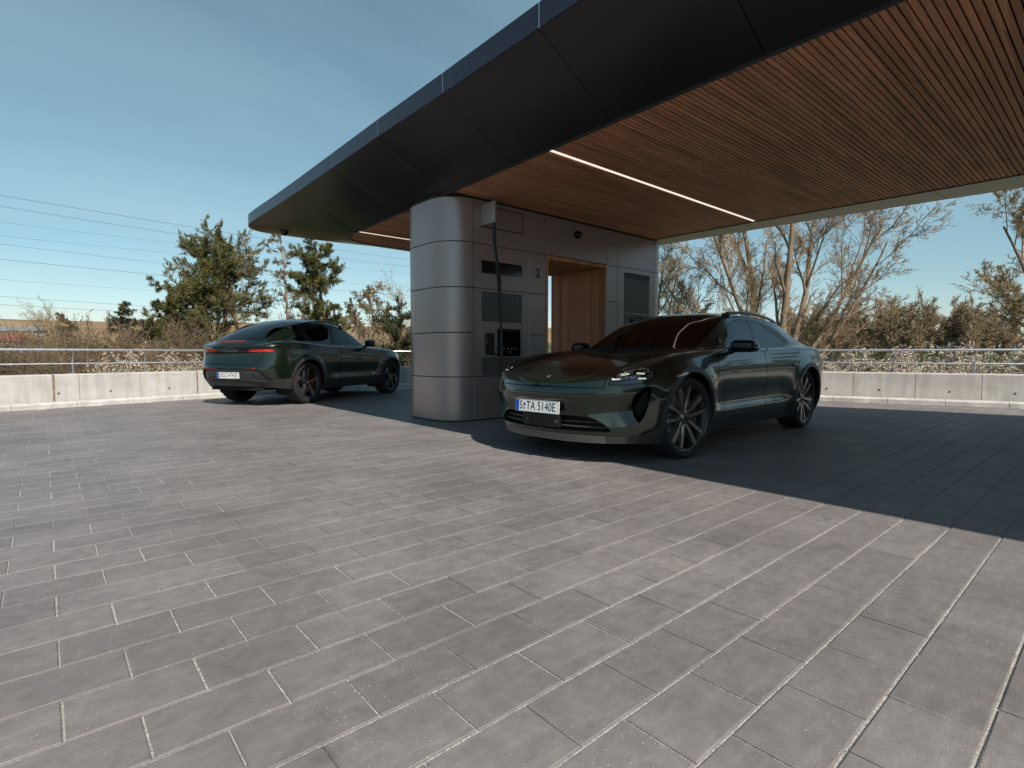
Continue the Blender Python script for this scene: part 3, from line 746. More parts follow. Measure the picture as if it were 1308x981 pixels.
y = 9.71
strips = (8.86, 4.06)
while y > cy0 + 0.03:
    inside = 5.88 < y < 7.17
    if min(abs(y - s) for s in strips) > 0.0275:
        lo, hi = xrange_at(y)
        segs = [(lo, SEAM - 0.002), (SEAM + 0.002, hi)]
        if hi - lo > 0.3 and not inside:
            for (a_, b_) in segs:
                if b_ - a_ < 0.02: continue
                visible = (0.35 < y < 5.9) or (y > 7.17 and a_ < 5)
                mb = MB().add([(a_, y + d, ZI + z) for d, z in ((-0.0195, 0.03), (-0.0195, 0.0), (-0.0175, -0.002), (0.0175, -0.002), (0.0195, 0.0), (0.0195, 0.03))] + [(b_, y + d, ZI + z) for d, z in ((-0.0195, 0.03), (-0.0195, 0.0), (-0.0175, -0.002), (0.0175, -0.002), (0.0195, 0.0), (0.0195, 0.03))],
                              [(0, 1, 7, 6), (1, 2, 8, 7), (2, 3, 9, 8), (3, 4, 10, 9), (4, 5, 11, 10), (0, 5, 4, 3, 2, 1), (6, 7, 8, 9, 10, 11)])
                if visible and nsl < 300:
                    kpart(mb, 'slat', M['slat']); nsl += 1
                else: srest.add(mb.v, mb.f)
    y -= 0.05
tag(kpart(srest, 'slats_beyond', M['slat']), kind='stuff')
for ys_, x0_, x1_ in ((4.06, 4.02, 8.60), (8.86, 4.20, 8.5)):
    kpart(MB().box(x0_, x1_, ys_ - 0.0065, ys_ + 0.0065, ZI - 0.004, ZI + 0.03), 'light_strip', M['led'])
dome('dome_camera', (3.66, 11.02, 3.315), 0.088, 'black dome camera hanging under the rounded corner of the canopy')
# ------------------------------------------------------------------ cars: a smooth shell, cut into its panels
def gtab(xs, ys, sig=0.06):
    """table -> smooth function (linear, then gaussian blurred)"""
    q = np.linspace(xs[0] - 1, xs[-1] + 1, int((xs[-1] - xs[0] + 2) / 0.01) + 1)
    y = np.interp(q, xs, ys)
    k = np.exp(-0.5 * (np.arange(-60, 61) * 0.01 / sig) ** 2); k /= k.sum()
    ypad = np.concatenate([np.full(60, y[0]), y, np.full(60, y[-1])])
    ys_ = np.convolve(ypad, k, 'valid')
    return lambda a: np.interp(a, q, ys_)
def sdpoly(px, py, poly):
    """signed distance to a closed polygon, negative inside"""
    poly = np.asarray(poly, float); n = len(poly)
    d2 = np.full(px.shape, 1e9); ins = np.zeros(px.shape, bool)
    for i in range(n):
        ax, ay = poly[i]; bx, by = poly[(i + 1) % n]
        ex, ey = bx - ax, by - ay
        wx, wy = px - ax, py - ay
        t = np.clip((wx * ex + wy * ey) / max(ex * ex + ey * ey, 1e-12), 0, 1)
        d2 = np.minimum(d2, (wx - ex * t) ** 2 + (wy - ey * t) ** 2)
        c = ((ay <= py) & (by > py)) | ((by <= py) & (ay > py))
        if abs(by - ay) > 1e-12:
            ins ^= c & (px < ax + (py - ay) / (by - ay) * ex)
    d = np.sqrt(d2)
    return np.where(ins, -d, d)
def smoothpoly(pts, it=3):
    """closed polygon with its corners rounded (corner cutting)"""
    p = np.asarray(pts, float)
    for _ in range(it):
        q = np.roll(p, -1, 0); p = np.stack([0.8 * p + 0.2 * q, 0.2 * p + 0.8 * q], 1).reshape(-1, 2)
    return p
class Shell:
    """triangles with vertex normals, cut by scalar fields"""
    def __init__(s, V, N, T): s.V, s.N, s.T = V, N, T
    def clip(s, f, keep_neg=True):
        if not keep_neg: f = -f
        if len(s.T) == 0: return s
        f = np.where(np.abs(f) < 1e-7, 1e-7, f)
        neg = f < 0
        cnt = neg[s.T].sum(1)
        full = s.T[cnt == 3]
        newT = [full]; V, N = [s.V], [s.N]; base = len(s.V)
        emap = {}
        addV, addN = [], []
        def cut(a, b):
            key = (a, b) if a < b else (b, a)
            i = emap.get(key)
            if i is None:
                t = f[a] / (f[a] - f[b])
                addV.append(s.V[a] + (s.V[b] - s.V[a]) * t); nn = s.N[a] + (s.N[b] - s.N[a]) * t
                addN.append(nn / (np.linalg.norm(nn) + 1e-12)); i = base + len(addV) - 1; emap[key] = i
            return i
        extra = []
        for tri in s.T[(cnt == 1)]:
            k = int(np.argmax(neg[tri])); a, b, c = int(tri[k]), int(tri[(k+1) % 3]), int(tri[(k+2) % 3])
            extra.append((a, cut(a, b), cut(a, c)))
        for tri in s.T[(cnt == 2)]:
            k = int(np.argmin(neg[tri])); a, b, c = int(tri[k]), int(tri[(k+1) % 3]), int(tri[(k+2) % 3])
            ab, ac = cut(a, b), cut(a, c)
            extra.append((ab, b, c)); extra.append((ab, c, ac))
        if addV: V.append(np.array(addV)); N.append(np.array(addN))
        if extra: newT.append(np.array(extra, int))
        return Shell(np.concatenate(V), np.concatenate(N), np.concatenate(newT)).compact()
    def compact(s):
        u, inv_ = np.unique(s.T.ravel(), return_inverse=True)
        return Shell(s.V[u], s.N[u], inv_.reshape(-1, 3))
    def take(s, field, gap=0.0):
        """(inside, rest) of a field; gap leaves an open joint between them"""
        f = field(s.V)
        a = s.clip(f + gap, True)
        b = s.clip(f - gap, False) if gap else s.clip(f, False)
        return a, b
    def renormal(s):
        fn = np.cross(s.V[s.T[:, 1]] - s.V[s.T[:, 0]], s.V[s.T[:, 2]] - s.V[s.T[:, 0]]); N = np.zeros_like(s.V)
        for k in range(3): np.add.at(N, s.T[:, k], fn)
        N /= np.linalg.norm(N, axis=1)[:, None] + 1e-12
        return Shell(s.V, N, s.T)
    def offset(s, d): return Shell(s.V - s.N * d, s.N, s.T)
    def build(s, name, material, parent, skirt=0.012, loc=None):
        if len(s.T) == 0: return None
        V, N, T = s.V, s.N, [tuple(t) for t in s.T.tolist()]
        verts = V.tolist(); norms = N.tolist()
        if skirt:
            e = np.concatenate([s.T[:, [0, 1]], s.T[:, [1, 2]], s.T[:, [2, 0]]])
            key = np.sort(e, 1); _, idx, c = np.unique(key, axis=0, return_index=True, return_counts=True)
            for a, b in e[idx[c == 1]].tolist():
                t_ = V[b] - V[a]; o_ = np.cross(t_, N[a]); l_ = np.linalg.norm(o_)
                if l_ < 1e-9: continue
                o_ = (o_ / l_).tolist(); k = len(verts)
                verts += [V[a].tolist(), V[b].tolist(), (V[b] - N[b] * skirt).tolist(), (V[a] - N[a] * skirt).tolist()]
                norms += [o_] * 4
                T += [(k + 1, k, k + 3), (k + 1, k + 3, k + 2)]
        me = mesh(name, verts, T, material, True)
        me.normals_split_custom_set_from_vertices(norms)
        return link(name, me, None, parent, loc)
def merge_shells(a, b): return Shell(np.concatenate([a.V, b.V]), np.concatenate([a.N, b.N]), np.concatenate([a.T, b.T + len(a.V)]))
def car_shell(P, disp=None):
    """smooth body: lower body of wrapped level lines, upper body of cross sections"""
    L = P['L']; nf, nr, Lf, Lr = P['nf'], P['nr'], P['Lf'], P['Lr']
    NF, NM_, NRr = P.get('NF', 84), P.get('NMID', 190), 50
    NK, NB = 34, 56
    vv = np.linspace(0, 1, NK)
    phi = np.linspace(0.0, math.pi / 2, NF + 1); phr = np.linspace(math.pi / 2, 0, NRr + 1)
    xfv, xrv = P['xf'](vv), P['xr'](vv)
    X = np.zeros((NK, NF + NM_ + NRr + 1)); YN = np.ones_like(X)
    for k in range(NK):
        a, b = xfv[k], xrv[k]
        lf, lr = Lf - a, Lr - (L - b)
        xa = a + lf * (1 - np.cos(phi) ** (2 / nf)); ya = np.sin(phi) ** (2 / nf)
        xb = b - lr * (1 - np.cos(phr) ** (2 / nr)); yb = np.sin(phr) ** (2 / nr)
        xm = np.linspace(xa[-1], xb[0], NM_ + 1)[1:-1]
        X[k] = np.concatenate([xa, xm, xb]); YN[k] = np.concatenate([ya, np.ones(NM_ - 1), yb])
    zs, zb = P['zs'](X), P['zb'](X)
    VV = vv[:, None] + 0 * X
    Zg = zb + (zs - zb) * VV
    Yg = YN * (P['W'](X) + P['d'](VV) * P['dx'](X))
    for xc in (P['xF'], P['xR']):                     # flared arches
        r_ = np.hypot(X - xc, Zg - P['zw'])
        Yg += P['flare'] * np.exp(-((r_ - P['ra'] - 0.03) / 0.09) ** 2) * np.clip((P['zw'] + 0.62 - Zg) / 0.2, 0, 1) * (YN > 0.6)
    NS = X.shape[1]
    xs, ys, z0 = X[-1], Yg[-1], Zg[-1]
    ctr = [np.stack([ys, z0], 1)]
    for r_, z_ in P['sec']:
        ctr.append(np.stack([ys * r_(xs), z_(xs)], 1))
    ctr.append(np.stack([0 * ys, P['zc'](xs)], 1))
    q_ = np.clip(ys / .42, 0, 1); q_ = q_ * q_ * (3 - 2 * q_)        # close the shell smoothly at nose and tail
    for c_ in ctr[1:]: c_[:, 1] = z0 + (c_[:, 1] - z0) * q_
    n = len(ctr) - 1; deg = 2
    kn = np.concatenate([[0] * deg, np.linspace(0, 1, n - deg + 2), [1] * deg])
    tt = np.linspace(0, 1, NB + 1)[1:]
    def basis(i, p, t):
        if p == 0:
            return np.where((kn[i] <= t) & ((t < kn[i+1]) | ((t >= 1) & (kn[i+1] >= 1) & (kn[i] < 1))), 1.0, 0.0)
        o_ = 0
        if kn[i+p] > kn[i]: o_ = o_ + (t - kn[i]) / (kn[i+p] - kn[i]) * basis(i, p-1, t)
        if kn[i+p+1] > kn[i+1]: o_ = o_ + (kn[i+p+1] - t) / (kn[i+p+1] - kn[i+1]) * basis(i+1, p-1, t)
        return o_
    B = [basis(i, deg, tt) for i in range(n + 1)]
    YB = sum(B[i][:, None] * ctr[i][None, :, 0] for i in range(n + 1)); ZB = sum(B[i][:, None] * ctr[i][None, :, 1] for i in range(n + 1))
    XB = np.repeat(xs[None], NB, 0)
    XX, YY, ZZ = np.concatenate([X, XB]), np.concatenate([Yg, YB]), np.concatenate([Zg, ZB])
    V = np.stack([XX, YY, ZZ], -1).reshape(-1, 3)
    if disp is not None: V = disp(V)
    nr_ = XX.shape[0]
    i0 = (np.arange(nr_ - 1)[:, None] * NS + np.arange(NS - 1)[None]).ravel()
    T = np.concatenate([np.stack([i0, i0 + NS, i0 + 1], 1), np.stack([i0 + 1, i0 + NS, i0 + NS + 1], 1)])
    fn = np.cross(V[T[:, 1]] - V[T[:, 0]], V[T[:, 2]] - V[T[:, 0]])
    T = T[np.linalg.norm(fn, axis=1) > 1e-10]; fn = np.cross(V[T[:, 1]] - V[T[:, 0]], V[T[:, 2]] - V[T[:, 0]])
    N = np.zeros_like(V)
    for k in range(3): np.add.at(N, T[:, k], fn)
    # symmetric normals on the centre line
    N[np.abs(V[:, 1]) < 1e-6, 1] = 0
    l_ = np.linalg.norm(N, axis=1); bad = l_ < 1e-12; N[bad] = (0, 0, 1); l_[bad] = 1; N /= l_[:, None]
    # orientation: outwards
    c = np.array([L / 2, 0, 0.5])
    if np.mean(np.sum(N * (V - c), 1) > 0) < 0.5: N = -N; T = T[:, ::-1]
    half = Shell(V, N, T).compact()
    mv = half.V * (1, -1, 1); mn = half.N * (1, -1, 1)
    return merge_shells(half, Shell(mv, mn, half.T[:, ::-1]))
# views: fields are signed distances in a projection, limited to a domain
def F_side(poly, ymin=0.3, zmin=-1, xr=None):
    return lambda V: np.maximum(sdpoly(V[:, 0], V[:, 2], poly), np.maximum(ymin - np.abs(V[:, 1]), zmin - V[:, 2]))
def F_top(poly, zmin=0.5):
    return lambda V: np.maximum(sdpoly(V[:, 0], np.abs(V[:, 1]), poly), zmin - V[:, 2])
def F_front(poly, xmax):
    return lambda V: np.maximum(sdpoly(np.abs(V[:, 1]), V[:, 2], poly), V[:, 0] - xmax)
def F_rear(poly, xmin):
    return lambda V: np.maximum(sdpoly(np.abs(V[:, 1]), V[:, 2], poly), xmin - V[:, 0])
def side_only(f, sgn): return lambda V: np.maximum(f(V), -sgn * V[:, 1] + 0.02)
def F_circ(xc, zc, r): return lambda V: np.maximum(np.hypot(V[:, 0] - xc, V[:, 2] - zc) - r, 0.4 - np.abs(V[:, 1]))
def mirror_poly(p): return [(-x, z) for x, z in p[::-1]]

M['paint'] = mat('dark_green_metallic_paint', (0.0055, 0.012, 0.0058), 0.32, 0.3, coat=1.0)
def flakes(m):
    n = nd(m, 'ShaderNodeTexNoise'); t = nd(m, 'ShaderNodeTexCoord'); lk(m, t.outputs['Object'], n.inputs['Vector']); n.inputs['Scale'].default_value = 900
    b = nd(m, 'ShaderNodeBump'); b.inputs['Strength'].default_value = 0.06; b.inputs['Distance'].default_value = 0.001; lk(m, n.outputs[0], b.inputs['Height']); lk(m, b.outputs[0], bsdf(m).inputs['Normal'])
flakes(M['paint'])
M['clad'] = mat('black_grained_plastic', (0.032, 0.032, 0.033), 0.45)
M['pillar'] = mat('black_pillar_trim', (0.01, 0.01, 0.011), 0.22)
M['clad2'] = mat('dark_grey_sill_trim', (0.05, 0.05, 0.052), 0.38)
M['lip'] = mat('silver_grey_bumper_trim', (0.13, 0.12, 0.112), 0.35, 0.5)
M['inner'] = mat('black_inner_shell', (0.004, 0.004, 0.004), 0.9)
M['cabin'] = mat('black_cabin_leather', (0.02, 0.019, 0.018), 0.6)
M['tyre'] = mat('tyre_rubber', (0.017, 0.017, 0.018), 0.72); 
M['rim'] = mat('dark_grey_alloy', (0.10, 0.098, 0.098), 0.3, 0.85)
M['rimface'] = mat('bronze_grey_alloy_face', (0.30, 0.285, 0.27), 0.26, 0.85)
M['disc'] = mat('brake_disc_steel', (0.42, 0.41, 0.40), 0.35, 0.9)
M['caliper_red'] = mat('red_brake_caliper', (0.35, 0.02, 0.015), 0.35)
M['caliper_grey'] = mat('grey_brake_caliper', (0.08, 0.08, 0.082), 0.35, 0.3)
M['crest'] = mat('gold_crest', (0.55, 0.38, 0.08), 0.35, 0.7)
M['white_lamp'] = mat('white_led_segment', (0.8, 0.8, 0.78), 0.2, emit=(1, 0.97, 0.85), estr=0.5)
M['chrome'] = mat('polished_reflector', (0.30, 0.30, 0.31), 0.15, 1.0)
M['lampbody'] = mat('dark_lamp_housing', (0.03, 0.03, 0.033), 0.25, 0.3)
M['redlamp'] = mat('red_tail_lamp', (0.42, 0.015, 0.015), 0.12, emit=(1.0, 0.03, 0.02), estr=0.08)
M['plate'] = mat('white_plate', (0.78, 0.78, 0.76), 0.35)
M['plateblue'] = mat('blue_plate_band', (0.01, 0.07, 0.42), 0.35)
M['plateink'] = mat('black_plate_ink', (0.01, 0.01, 0.01), 0.5)
M['silver'] = mat('silver_letters', (0.6, 0.6, 0.6), 0.25, 0.8)
def glass(name, tint, spec=1.0):
    m = bpy.data.materials.new(name); m.use_nodes = True; nt = m.node_tree; nt.nodes.clear()
    out = nd(m, 'ShaderNodeOutputMaterial'); mixs = nd(m, 'ShaderNodeMixShader'); tr = nd(m, 'ShaderNodeBsdfTransparent'); gl = nd(m, 'ShaderNodeBsdfGlossy')
    fr = nd(m, 'ShaderNodeFresnel'); fr.inputs[0].default_value = 1.52
    mr = nd(m, 'ShaderNodeMapRange'); lk(m, fr.outputs[0], mr.inputs[0]); mr.inputs[3].default_value = 0.02; mr.inputs[4].default_value = 1.0
    tr.inputs[0].default_value = (*tint, 1); gl.inputs['Roughness'].default_value = 0.0; gl.inputs['Color'].default_value = (spec, spec, spec, 1)
    lk(m, mr.outputs[0], mixs.inputs[0]); lk(m, tr.outputs[0], mixs.inputs[1]); lk(m, gl.outputs[0], mixs.inputs[2]); lk(m, mixs.outputs[0], out.inputs[0])
    return m
M['glass'] = glass('tinted_car_glass', (0.30, 0.33, 0.31))
M['glassdark'] = glass('privacy_glass', (0.06, 0.065, 0.065))
M['lens'] = glass('clear_lamp_lens', (0.85, 0.87, 0.87))

def text_mesh(name, s, size, m, extrude=0.0012, sx=1.0, space=1.0):
    cu = bpy.data.curves.new(name, 'FONT'); cu.body = s; cu.size = size; cu.extrude = extrude; cu.align_x = 'CENTER'; cu.align_y = 'CENTER'; cu.space_character = space; cu.resolution_u = 4
    to = bpy.data.objects.new(name, cu); COL.objects.link(to)
    me = bpy.data.meshes.new_from_object(to.evaluated_get(bpy.context.evaluated_depsgraph_get()))
    bpy.data.objects.remove(to); me.materials.clear(); me.materials.append(m)
    if sx != 1: me.transform(Matrix.Diagonal((sx, 1, 1, 1)))
    return me
def number_plate(parent, loc, rz, text, tilt=0.0):
    """licence plate, facing its local -y"""
    p = plate_xz(rrect(-0.26, 0.26, -0.055, 0.055, 0.008), -0.004, 0.004).build('number_plate', M['plate'], parent, loc=loc)
    p.rotation_euler = (tilt, 0, rz)
    plate_xz(rrect(-0.2555, -0.214, -0.0505, 0.0505, 0.005), -0.0055, -0.0035).build('country_band', M['plateblue'], p)
    for a_, b_, c_, d_ in ((-0.2575, 0.2575, 0.050, 0.0525), (-0.2575, 0.2575, -0.0525, -0.050), (-0.2575, -0.255, -0.05, 0.05), (0.255, 0.2575, -0.05, 0.05)):
        MB().box(a_, b_, -0.0050, -0.0035, c_, d_).build('plate_border', M['plateink'], p)
    for s_, x_, w_ in text:
        o = link('plate_letters', text_mesh('plate_letters', s_, 0.105, M['plateink'], 0.0006, w_), None, p, (x_, -0.0046, -0.001)); o.rotation_euler = (R(90), 0, 0)
    o = autosmooth(MB().tube([(-0.146, -0.0052, 0.012), (-0.146, -0.004, 0.012)], 0.0135, 12).build('sticker', M['clad2'], p)); 
    o = autosmooth(MB().tube([(-0.146, -0.0052, -0.022), (-0.146, -0.004, -0.022)], 0.0155, 12).build('seal', M['silver'], p))
    return p
def lathe(prof, n, axis_y=True):
    """profile (radius, y) spun about the y axis"""
    vs = [(r * math.cos(2*math.pi*k/n), y, r * math.sin(2*math.pi*k/n)) for r, y in prof for k in range(n)]
    fs = [(i*n + k, i*n + (k+1) % n, (i+1)*n + (k+1) % n, (i+1)*n + k) for i in range(len(prof) - 1) for k in range(n)]
    return MB().add(vs, fs)
def spoke_prism(mb, pts, th, y_in, y_out, rake):
    """one spoke drawn in the wheel plane (radius, tangential), outer face bevelled, hub end set in or out by rake"""
    n = len(pts); c, s_ = math.cos(th), math.sin(th)
    cr = sum(p[0] for p in pts) / n; ct = sum(p[1] for p in pts) / n
    def P(r, t, y): return (r * c - t * s_, y + rake(r), r * s_ + t * c)
    lo = [P(r, t, y_in) for r, t in pts]; mi = [P(r, t, y_out + 0.008) for r, t in pts]; hi = [P(cr + (r - cr) * 0.93, ct + (t - ct) * 0.70, y_out) for r, t in pts]
    mb.add(lo + mi + hi, [tuple(range(2*n, 3*n))] + [(i, (i+1) % n, n + (i+1) % n, n + i) for i in range(n)] + [(n + i, n + (i+1) % n, 2*n + (i+1) % n, 2*n + i) for i in range(n)])
def make_wheel(style, Rt, Wt, Rr, caliper):
    """wheel at the origin, axle along y, outer face towards -y"""
    h = Wt / 2
    rim_prof = [(Rr - 0.004, -h + 0.012), (Rr + 0.006, -h + 0.004), (Rr + 0.010, -h + 0.012), (Rr - 0.012, -h + 0.02), (Rr - 0.025, -h + 0.05), (Rr - 0.04, 0.0), (Rr - 0.03, h - 0.02), (Rr + 0.005, h - 0.01)]
    mb = lathe(rim_prof, 56)
    face = MB()
    if style == 'double':
        rake = lambda r: 0.030 * (1 - min(1, max(0, (r - 0.05) / (Rr - 0.05)))) ** 1.6
        for k in range(5):
            th = 2 * math.pi * k / 5 + math.pi / 2 + 0.25
            for sg in (-1, 1):
                pts = [(0.045, sg * 0.004), (0.10, sg * 0.010), (0.165, sg * 0.026), (Rr - 0.012, sg * 0.050), (Rr - 0.016, sg * 0.096), (0.185, sg * 0.072), (0.12, sg * 0.048), (0.05, sg * 0.038)]
                spoke_prism(face, pts if sg < 0 else pts[::-1], th, -h + 0.062, -h + 0.014, rake)
    else:
        rake = lambda r: 0.022 * (1 - min(1, max(0, (r - 0.05) / (Rr - 0.05)))) ** 1.5
        for k in range(5):
            th = 2 * math.pi * k / 5 + math.pi / 2
            pts = [(0.05, -0.042), (0.12, -0.034), (0.18, -0.034), (Rr - 0.02, -0.055), (Rr - 0.012, -0.06), (Rr - 0.012, 0.06), (Rr - 0.02, 0.055), (0.18, 0.034), (0.12, 0.034), (0.05, 0.042)]
            spoke_prism(face, pts[::-1], th, -h + 0.07, -h + 0.018, rake)
    hub = lathe([(0.0, -h + 0.030), (0.032, -h + 0.030), (0.036, -h + 0.034), (0.068, -h + 0.046), (0.074, -h + 0.06), (0.074, h - 0.1)], 40)
    face.add(hub.v, hub.f)
    w = mb.build('wheel', M['rim']); autosmooth(w, 35)
    f = face.build('spokes', M['rimface'] if style == 'double' else M['rim'], w); autosmooth(f, 28)
    cp = autosmooth(lathe([(0.0, -h + 0.0265), (0.022, -h + 0.027), (0.029, -h + 0.0305)], 24).build('hub_cap', M['crest'] if style != 'double' else M['lampbody'], w), 40)
    nuts = MB()
    for k in range(5):
        a = 2 * math.pi * (k + 0.5) / 5 + math.pi / 2
        nuts.tube([(0.053 * math.cos(a), -h + 0.034, 0.053 * math.sin(a)), (0.053 * math.cos(a), -h + 0.05, 0.053 * math.sin(a))], 0.009, 6)
    nuts.build('wheel_bolts', M['black'], w)
    s = h * 1.0
    tp = [(Rr + 0.004, -h + 0.006), (Rr + 0.010, -h + 0.0015), (Rr + (Rt - Rr) * 0.45, -h - 0.006), (Rr + (Rt - Rr) * 0.62, -h - 0.0055), (Rr + (Rt - Rr) * 0.66, -h - 0.003), (Rt - 0.014, -h + 0.008), (Rt - 0.004, -h + 0.026)]
    for g_ in (-0.36, 0.0, 0.36):
        tp += [(Rt, g_ * Wt - 0.006), (Rt - 0.007, g_ * Wt - 0.005), (Rt - 0.007, g_ * Wt + 0.005), (Rt, g_ * Wt + 0.006)]
    tp += [(Rt - 0.004, h - 0.026), (Rt - 0.014, h - 0.008), (Rr + (Rt - Rr) * 0.45, h + 0.004), (Rr + 0.004, h - 0.006)]
    tp[7:19] = sorted(tp[7:19], key=lambda q: q[1])
    autosmooth(lathe(tp, 64).build('tyre', M['tyre'], w), 30)
    rd = Rr * 0.80
    d = lathe([(0.09, -0.012), (rd, -0.012), (rd, 0.018), (0.09, 0.018)], 48)
    autosmooth(d.build('brake_disc', M['disc'], w), 30)
    b = MB(); rows = []
    for k in range(9):
        a = math.radians(-32 + 8 * k)
        rows.append([((rd + q) * math.cos(a), y_, (rd + q) * math.sin(a)) for q, y_ in ((-0.075, -0.02), (-0.06, -0.052), (0.0, -0.052), (0.016, -0.03), (0.016, 0.05), (-0.075, 0.05), (-0.075, -0.02))])
    b.grid(rows)
    autosmooth(b.build('brake_caliper', M[caliper], w), 35)
    lathe([(0.0, 0.02), (Rr - 0.06, 0.02), (Rr - 0.035, 0.03), (Rr - 0.035, 0.032), (0.0, 0.032)], 32).build('brake_shield', M['inner'], w)
    return w
def rbox(x0, x1, y0, y1, z0, z1, r=0.03, n=3):
    """box with well rounded edges"""
    bm = bmesh.new(); bmesh.ops.create_cube(bm, size=1)
    bmesh.ops.scale(bm, vec=(x1 - x0, y1 - y0, z1 - z0), verts=bm.verts)
    bmesh.ops.translate(bm, vec=((x0 + x1) / 2, (y0 + y1) / 2, (z0 + z1) / 2), verts=bm.verts)
    bmesh.ops.bevel(bm, geom=bm.edges[:], offset=r, segments=n, profile=0.5, affect='EDGES', clamp_overlap=True)
    bm.verts.index_update()
    mb = MB().add([tuple(v.co) for v in bm.verts], [tuple(v.index for v in f.verts) for f in bm.faces]); bm.free()
    return mb
def finish_car(root, P, body_parts):
    pass
# ------------------------------------------------------------------ estate car (front, under the canopy)
def taycan():
    L, xF, xR, zw = 4.974, 0.968, 3.872, 0.362
    X = [0, .15, .3, .5, .7, .9, 1.1, 1.28, 1.5, 1.62, 1.8, 2.0, 2.2, 2.4, 2.8, 3.2, 3.7, 4.1, 4.4, 4.6, 4.8, 4.974]
    zs = [.655, .695, .735, .79, .835, .865, .885, .90, .915, .92, .928, .933, .937, .94, .945, .95, .965, .975, .97, .955, .93, .905]
    zc = [.672, .712, .745, .79, .826, .858, .885, .91, 1.02, 1.085, 1.185, 1.285, 1.355, 1.388, 1.408, 1.408, 1.385, 1.34, 1.27, 1.17, 1.01, .92]
    z3 = [.663, .708, .748, .798, .838, .87, .90, .925, .955, .985, 1.07, 1.17, 1.262, 1.315, 1.345, 1.342, 1.31, 1.25, 1.175, 1.085, .97, .91]
    r3 = [.6, .6, .6, .61, .62, .64, .66, .69, .725, .72, .705, .69, .67, .655, .645, .64, .63, .61, .59, .58, .6, .7]
    cr = [0, .012, .022, .032, .042, .048, .045, .042, .04, .04, .04, .04, .04, .04, .04, .04, .04, .04, .035, .03, .015, 0]
    t = lambda y, s=0.05: gtab(X, y, s)
    zsf, z3t, r3f, zcf, crf = t(zs), t(z3), t(r3), t(zc), t(cr)
    ss = lambda a, b, x: np.clip((x - a) / (b - a), 0, 1) ** 2 * (3 - 2 * np.clip((x - a) / (b - a), 0, 1))
    # the windscreen is a cylinder bent in plan: the side of the glass repeats the centre line further back
    scr = lambda x, y: zcf(x - .26 * y * y * (1 - ss(2.1, 2.7, x))) - .10 * y * y * ss(1.5, 2.3, x) - .02 * y * y
    wsc = lambda x: ss(1.28, 1.46, x) * (1 - ss(2.2, 2.6, x))
    z3f = lambda x: z3t(x) * (1 - wsc(x)) + wsc(x) * np.maximum(scr(x, .925 * r3f(x)) - .012, zsf(x) + .045)
    def zsec(fr, rr):
        old = lambda x: z3f(x) + fr * (zcf(x) - z3f(x))
        return lambda x: old(x) * (1 - wsc(x)) + wsc(x) * np.maximum(scr(x, .925 * rr(x)), zsf(x) + .04)
    P = dict(L=L, xF=xF, xR=xR, zw=zw, ra=0.40, flare=0.028, nf=2.35, nr=2.6, Lf=0.80, Lr=0.62,
             xf=gtab([0, .15, .3, .45, .6, .8, .92, 1], [.075, .055, .062, .045, .03, .0, .008, .03], 0.05),
             xr=gtab([0, .2, .45, .6, .8, 1], [4.80, 4.92, 4.974, 4.965, 4.93, 4.90], 0.06),
             zs=zsf, zb=gtab([0, .3, .6, 1.4, 3.2, 4.4, 4.974], [.178, .182, .175, .165, .17, .2, .26], 0.06),
             W=gtab([0, .5, .9, 1.4, 2.0, 2.8, 3.3, 3.8, 4.3, 4.7, 4.974], [.93, .95, .955, .94, .93, .935, .955, .982, .97, .935, .90], 0.12),
             d=gtab([0, .1, .22, .35, .5, .65, .8, .9, 1], [-.085, -.045, -.022, -.012, -.004, .004, -.002, -.018, -.05], 0.045),
             dx=gtab([0, .4, 1, 4, 4.6, 4.974], [.6, .8, 1, 1, .9, .7], 0.1),
             zc=zcf,
             sec=[(lambda x: 0 * x + .972, lambda x: zsf(x) + crf(x) * .75), (lambda x: 0 * x + .92, lambda x: zsf(x) + crf(x) * 1.25),
                  (lambda x: .855 + 0 * x, lambda x: np.minimum(zsf(x) + crf(x) * 1.35, np.maximum(z3f(x), zsf(x) + crf(x)) + .0)),
                  (lambda x: .835 + 0.0 * x, lambda x: zsf(x) + crf(x) * 1.2 + .10 * np.clip(z3f(x) - zsf(x) - .06, 0, 1)),
                  (lambda x: r3f(x) + .022, lambda x: z3f(x) - .10 * np.clip(z3f(x) - zsf(x) - .06, 0, 1)),
                  (lambda x: r3f(x) - .005, lambda x: z3f(x) + .012), (lambda x: r3f(x) - .06, zsec(.35, lambda x: r3f(x) - .06)),
                  (lambda x: r3f(x) * .6, zsec(.80, lambda x: r3f(x) * .6)), (lambda x: r3f(x) * .28, zsec(1.0, lambda x: r3f(x) * .28))])
    slot = smoothpoly([(.812, .604), (.838, .650), (.872, .664), (.884, .63), (.872, .54), (.848, .43), (.815, .350), (.79, .373), (.757, .412), (.741, .455), (.757, .51), (.780, .555)], 1)
    zt = lambda y: .529 + (y - .517) * .243
    zv = lambda y: .418 + (y - .468) * .115
    zbt = lambda y: np.interp(y, [.468, .554, .635, .762, .80], [.418, .376, .318, .332, .352])
    wingU = [(.437, .419), (.468, .419), (.757, .451), (.80, .52), (.825, .605), (.80, .600), (.517, .530)]
    wingL = [(.468, .419), (.757, .451), (.80, .42), (.825, .37), (.80, .348), (.762, .332), (.635, .317), (.554, .376)]
    intake = smoothpoly([(-.1, .392), (.44, .405), (.555, .372), (.640, .300), (.648, .282), (.60, .276), (-.1, .272)], 1)
